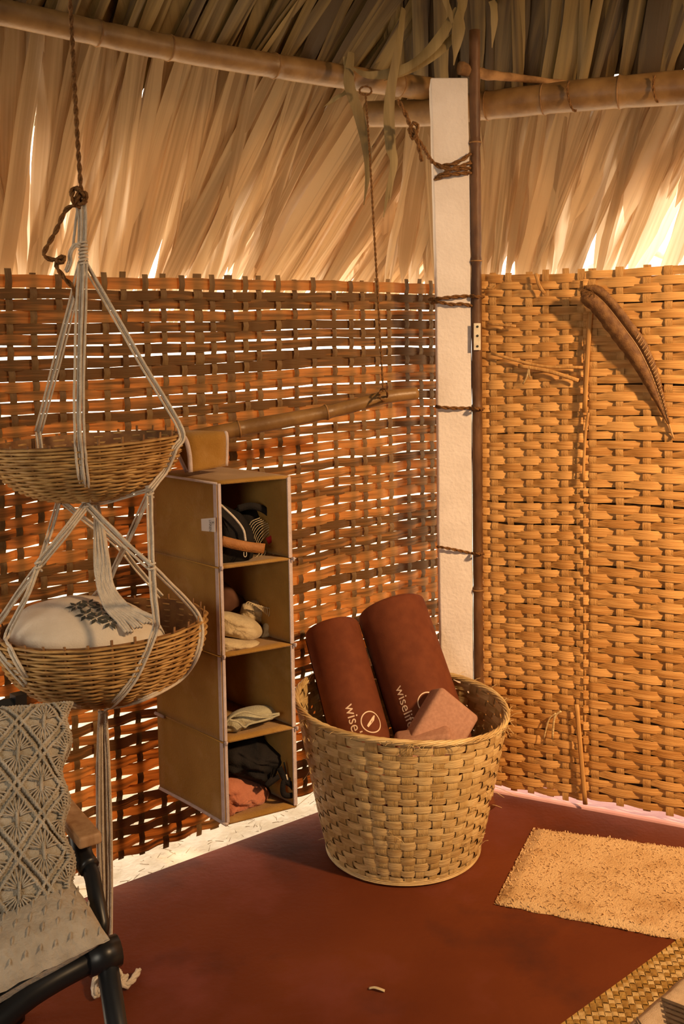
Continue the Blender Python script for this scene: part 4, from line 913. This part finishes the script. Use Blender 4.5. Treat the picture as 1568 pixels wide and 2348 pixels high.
# ------------------------------------------------------------------ chair
A = dep(243, 2188, 1.5); zS = A.z
f1 = V((-.83, -.55, 0)).normalized(); f2 = V((-.55, .83, 0)).normalized()
def ch(a, b, z): return V((A.x, A.y, 0)) + f1 * a + f2 * b + V((0, 0, z))
chair = empty('lounge_chair', ch(.28, .25, 0), 'black metal lounge chair with oiled wood arms and cream seat pad', 'chair')
def bar(name, pts, w, h=None, mt='black_metal', bev=.006):
    pts = [V(p) for p in pts]; m = MB(); m.tube(smooth(pts, 5) if len(pts) > 2 else pts, w * .62, 4 if False else 8, flat=1.0); return m.build(name, M[mt], chair)
bar('seat_rail', [ch(-.0, 0, zS + .0), ch(.04, 0, zS - .003), ch(.12, -.01, zS - .012), ch(.25, -.02, zS - .05), ch(.55, -.02, zS - .05)], .030)
bar('seat_rail', [ch(0, 0, zS), ch(0, .5, zS - .03)], .026); bar('seat_rail', [ch(.55, 0, zS - .03), ch(.55, .5, zS - .03)], .026); bar('seat_rail', [ch(0, .5, zS - .03), ch(.55, .5, zS - .03)], .026)
MB().tube([ch(-.02, 0, zS), ch(.03, 0, zS)], .024, 12).build('joint', M['black_metal'], chair)
fl = dep(266, 2348, 1.47)
d_ = (fl - A); foot = A + d_ * (A.z / -d_.z)
MB().tube([A, foot], .017, 12).build('leg', M['black_metal'], chair)
MB().tube([ch(.55, 0, zS), ch(.57, -.02, 0)], .017, 12).build('leg', M['black_metal'], chair)
topR = dep(42, 1590, 1.93); topL = topR + f1 * .5
for tp, b in ((topR, ch(.0, .5, zS - .03)), (topL, ch(.55, .5, zS - .03))):
    MB().tube([tp, b], .017, 4).build('back_post', M['black_metal'], chair, smooth=False); MB().tube([b, xy(b + f2 * .06, 0)], .017, 12).build('leg', M['black_metal'], chair)
MB().tube([topR + V((0, 0, -.022)), topL + V((0, 0, -.022))], .016, 4).build('top_rail', M['black_metal'], chair, smooth=False)
for k in range(5): MB().tube([topR.lerp(topL, (k + 1) / 6) + V((0, 0, -.03)), ch(.55 * (k + 1) / 6, .5, zS - .03)], .008, 8).build('back_spindle', M['black_metal'], chair)
za = dep(228, 1922, 1.6).z
ae = dep(205, 1918, 1.6)
arm0 = V((ae.x, ae.y, za)) - f1 * .022
for o_, nm in ((arm0, 'arm'), (arm0 + f1 * .55, 'arm')):
    MB().box(o_ + V((0, 0, -.016)), f1 * .040, f2 * .40, V((0, 0, .020))).build(nm, M['oak'], chair, smooth=False, bevel=.005, seg=3)
    MB().tube([o_ + f1 * .02 + f2 * .03 + V((0, 0, -.02)), o_ + f1 * .02 + f2 * .38 + V((0, 0, -.02))], .014, 8).build('arm_rail', M['black_metal'], chair)
s_top = dep(186, 1945, 1.64); s_bot = dep(232, 2120, 1.53)
MB().tube([s_top, dep(212, 2010, 1.60), s_bot, ch(.0, .03, zS)], .0135, 12).build('arm_support', M['black_metal'], chair); 
MB().tube([s_top + f1 * .55, s_bot + f1 * .55], .016, 12).build('arm_support', M['black_metal'], chair)
MB().tube(smooth([dep(180, 1905, 1.66), dep(188, 1960, 1.63), dep(205, 1990, 1.61)], 4), .018, 10).build('arm_bracket', M['black_metal'], chair)
# seat pad
def pad(u, v, side=1):
    a = .0 + .56 * u; b = -.02 + .5 * v; ex = (abs(2 * u - 1) ** 5 + abs(2 * v - 1) ** 5); h = .062 * max(0, 1 - ex * .5) ** .5 if ex < 2 else 0
    h = .062 * math.sqrt(max(0, (1 - abs(2 * u - 1) ** 6) * (1 - abs(2 * v - 1) ** 6)))
    sag = -.05 * min(1, u * 2.2) ** 1.5 * (1 - v * .4)
    p = ch(a, b, zS + .035 + sag + (h if side > 0 else -h * .6)); 
    if side > 0: p += V((0, 0, .0035 * nz(a * 55, b * 55, 2) + .007 * nz(a * 9, b * 9, 4)))
    return p
m = MB(); N_ = 60; m.grid([[pad(j / N_, i / N_) for j in range(N_ + 1)] for i in range(N_ + 1)]); m.grid([[pad(j / N_, i / N_, -1) for j in range(N_, -1, -1)] for i in range(N_ + 1)])
spad = m.build('seat_pad', M['sherpa'], chair)
tf = MB(); rr = random.Random(9)
for i in range(24):
    for j in range(20):
        u = (i + .5 + .5 * (j % 2)) / 24.5; v = (j + .5) / 20
        if u > .98: continue
        c = pad(u, v) ; d = V((.002, -.010, -.002)); tf.tube(smooth([c - d, c + V((0, 0, .0008)), c + d], 3), [.0004, .0012, .0020, .0023, .0020, .0012, .0004], 6)
tf.build('knit_bobbles', M['sherpa'], spad, kind='stuff')
# macrame cushion on the chair
cBR, cTR = dep(180, 2080, 1.56), dep(166, 1612, 1.76)
upv = (cTR - cBR); Lh = upv.length; upn = upv.normalized(); lf = (f1 * 1.0 + V((0, 0, .0))); lf = (lf - upn * lf.dot(upn)).normalized(); lf = (lf + upn * -.06).normalized(); cn = upn.cross(lf).normalized()
if cn.dot(CAM - cBR) < 0: cn = -cn
Lw = .42
def cp_(u, v, off=0.0):                                # u from the right edge to the left, v from bottom to top
    k = (1 - (2 * u - 1) ** 4) * (1 - (2 * v - 1) ** 4); pin = .018 * (1 - (2 * v - 1) ** 2)
    edge_ = .007 * math.sin(v * math.pi * 7) * (1 if u < .5 else -1) * max(0, 1 - min(u, 1 - u) * 8)
    return cBR + upn * (v * Lh) + lf * (u * Lw + (pin * (1 - 2 * u)) + edge_) + cn * (.055 * math.sqrt(max(0, k)) + off)
def cpb(u, v): return cp_(u, v) - cn * 2 * (cp_(u, v) - cp_(u, v, 0) + cn * .0).dot(cn) - cn * (.10 * math.sqrt(max(0, (1 - (2 * u - 1) ** 4) * (1 - (2 * v - 1) ** 4))))
m = MB(); N_ = 30; m.grid([[cp_(j / N_, i / N_, -.002) for j in range(N_ + 1)] for i in range(N_ + 1)]); m.grid([[cpb(j / N_, i / N_) for j in range(N_, -1, -1)] for i in range(N_ + 1)])
mac = m.build('macrame_cushion', M['macrame'], None, label='cream macrame cushion with knotted diamonds leaning on the black chair', cat='cushion')
# diamond lattice: cells of du x dv
du, dv, cu0, cv0 = .212, .315, .13, .25
def line(u0, v0, u1, v1, name, offs=(-.006, .006), r=.0032):
    for o_ in offs:
        m = MB(); P = []; L_ = math.hypot((u1 - u0) * Lw, (v1 - v0) * Lh); n = max(4, int(L_ / .006)); du_, dv_ = (u1 - u0) * Lw / L_, (v1 - v0) * Lh / L_
        for i in range(n + 1):
            t = i / n; u = u0 + (u1 - u0) * t - dv_ * o_ / Lw; v = v0 + (v1 - v0) * t + du_ * o_ / Lh
            if 0 <= u <= 1 and 0 <= v <= 1: P.append(cp_(u, v, .003 + .0010 * math.sin(i * math.pi)))
        if len(P) > 2: m.twine(P, r * 1.15, pitch=.012); m.build(name, M['macrame'], mac)
cells = []
for k_ in range(-8, 16):
    for sg2 in (1, -1):
        x0 = cu0 + (k_ + .5) * du - sg2 * cv0 * du / dv
        line(x0, 0, x0 + sg2 * du / dv, 1, 'diagonal_cord')
st_ = MB()
for i in range(-1, 7):
    for j in range(-1, 9):
        u = cu0 + du * (i + (0 if j % 2 == 0 else .5)); v = cv0 + dv * j * .5
        for sgn in (1, -1):
            for k in range(10):
                a = math.radians(14 + 152 * k / 9) * sgn; r0, r1_ = .005, .031 - .003 * abs(math.cos(a))
                P = []
                for q in range(6):
                    rr_ = r0 + (r1_ - r0) * q / 5; x = math.cos(a) * rr_ * 1.05; y = math.sin(a) * rr_ + .004 * sgn
                    uu, vv_ = u + x / Lw, v + y / Lh
                    if 0.0 < uu < .99 and .01 < vv_ < .99: P.append(cp_(uu, vv_, .0025 + .0035 * math.sin(math.pi * q / 5)))
                if len(P) > 2: st_.tube(P, .0016, 4)
        if .02 < u < .98 and .05 < v < .95: st_.tube([cp_(u, v + y / Lh, .005) for y in (-.014, -.005, .005, .014)], .0030, 6)
st_.build('radial_stitches', M['macrame'], mac, kind='stuff')
eg = MB()
for k in range(70):
    v = (k + .5) / 70
    for u0 in (0.0,):
        P = [cp_(min(1, max(0, u0 + x)), min(1, v + .012 * math.sin(x * 40)), .003 + .003 * math.sin(x / .05 * math.pi)) for x in (0, .015, .03, .045)]; eg.tube(P, .0019, 4)
eg.build('edge_stitches', M['macrame'], mac, kind='stuff')
for o_ in (0, .018):
    P = [cp_(o_, i / 60, .003) for i in range(61)]; MB().twine(P, .0040, pitch=.012).build('edge_cord', M['macrame'], mac)
P = [cp_(i / 60, 1, .003) for i in range(61)]; MB().twine(P, .0040, pitch=.012).build('edge_cord', M['macrame'], mac)
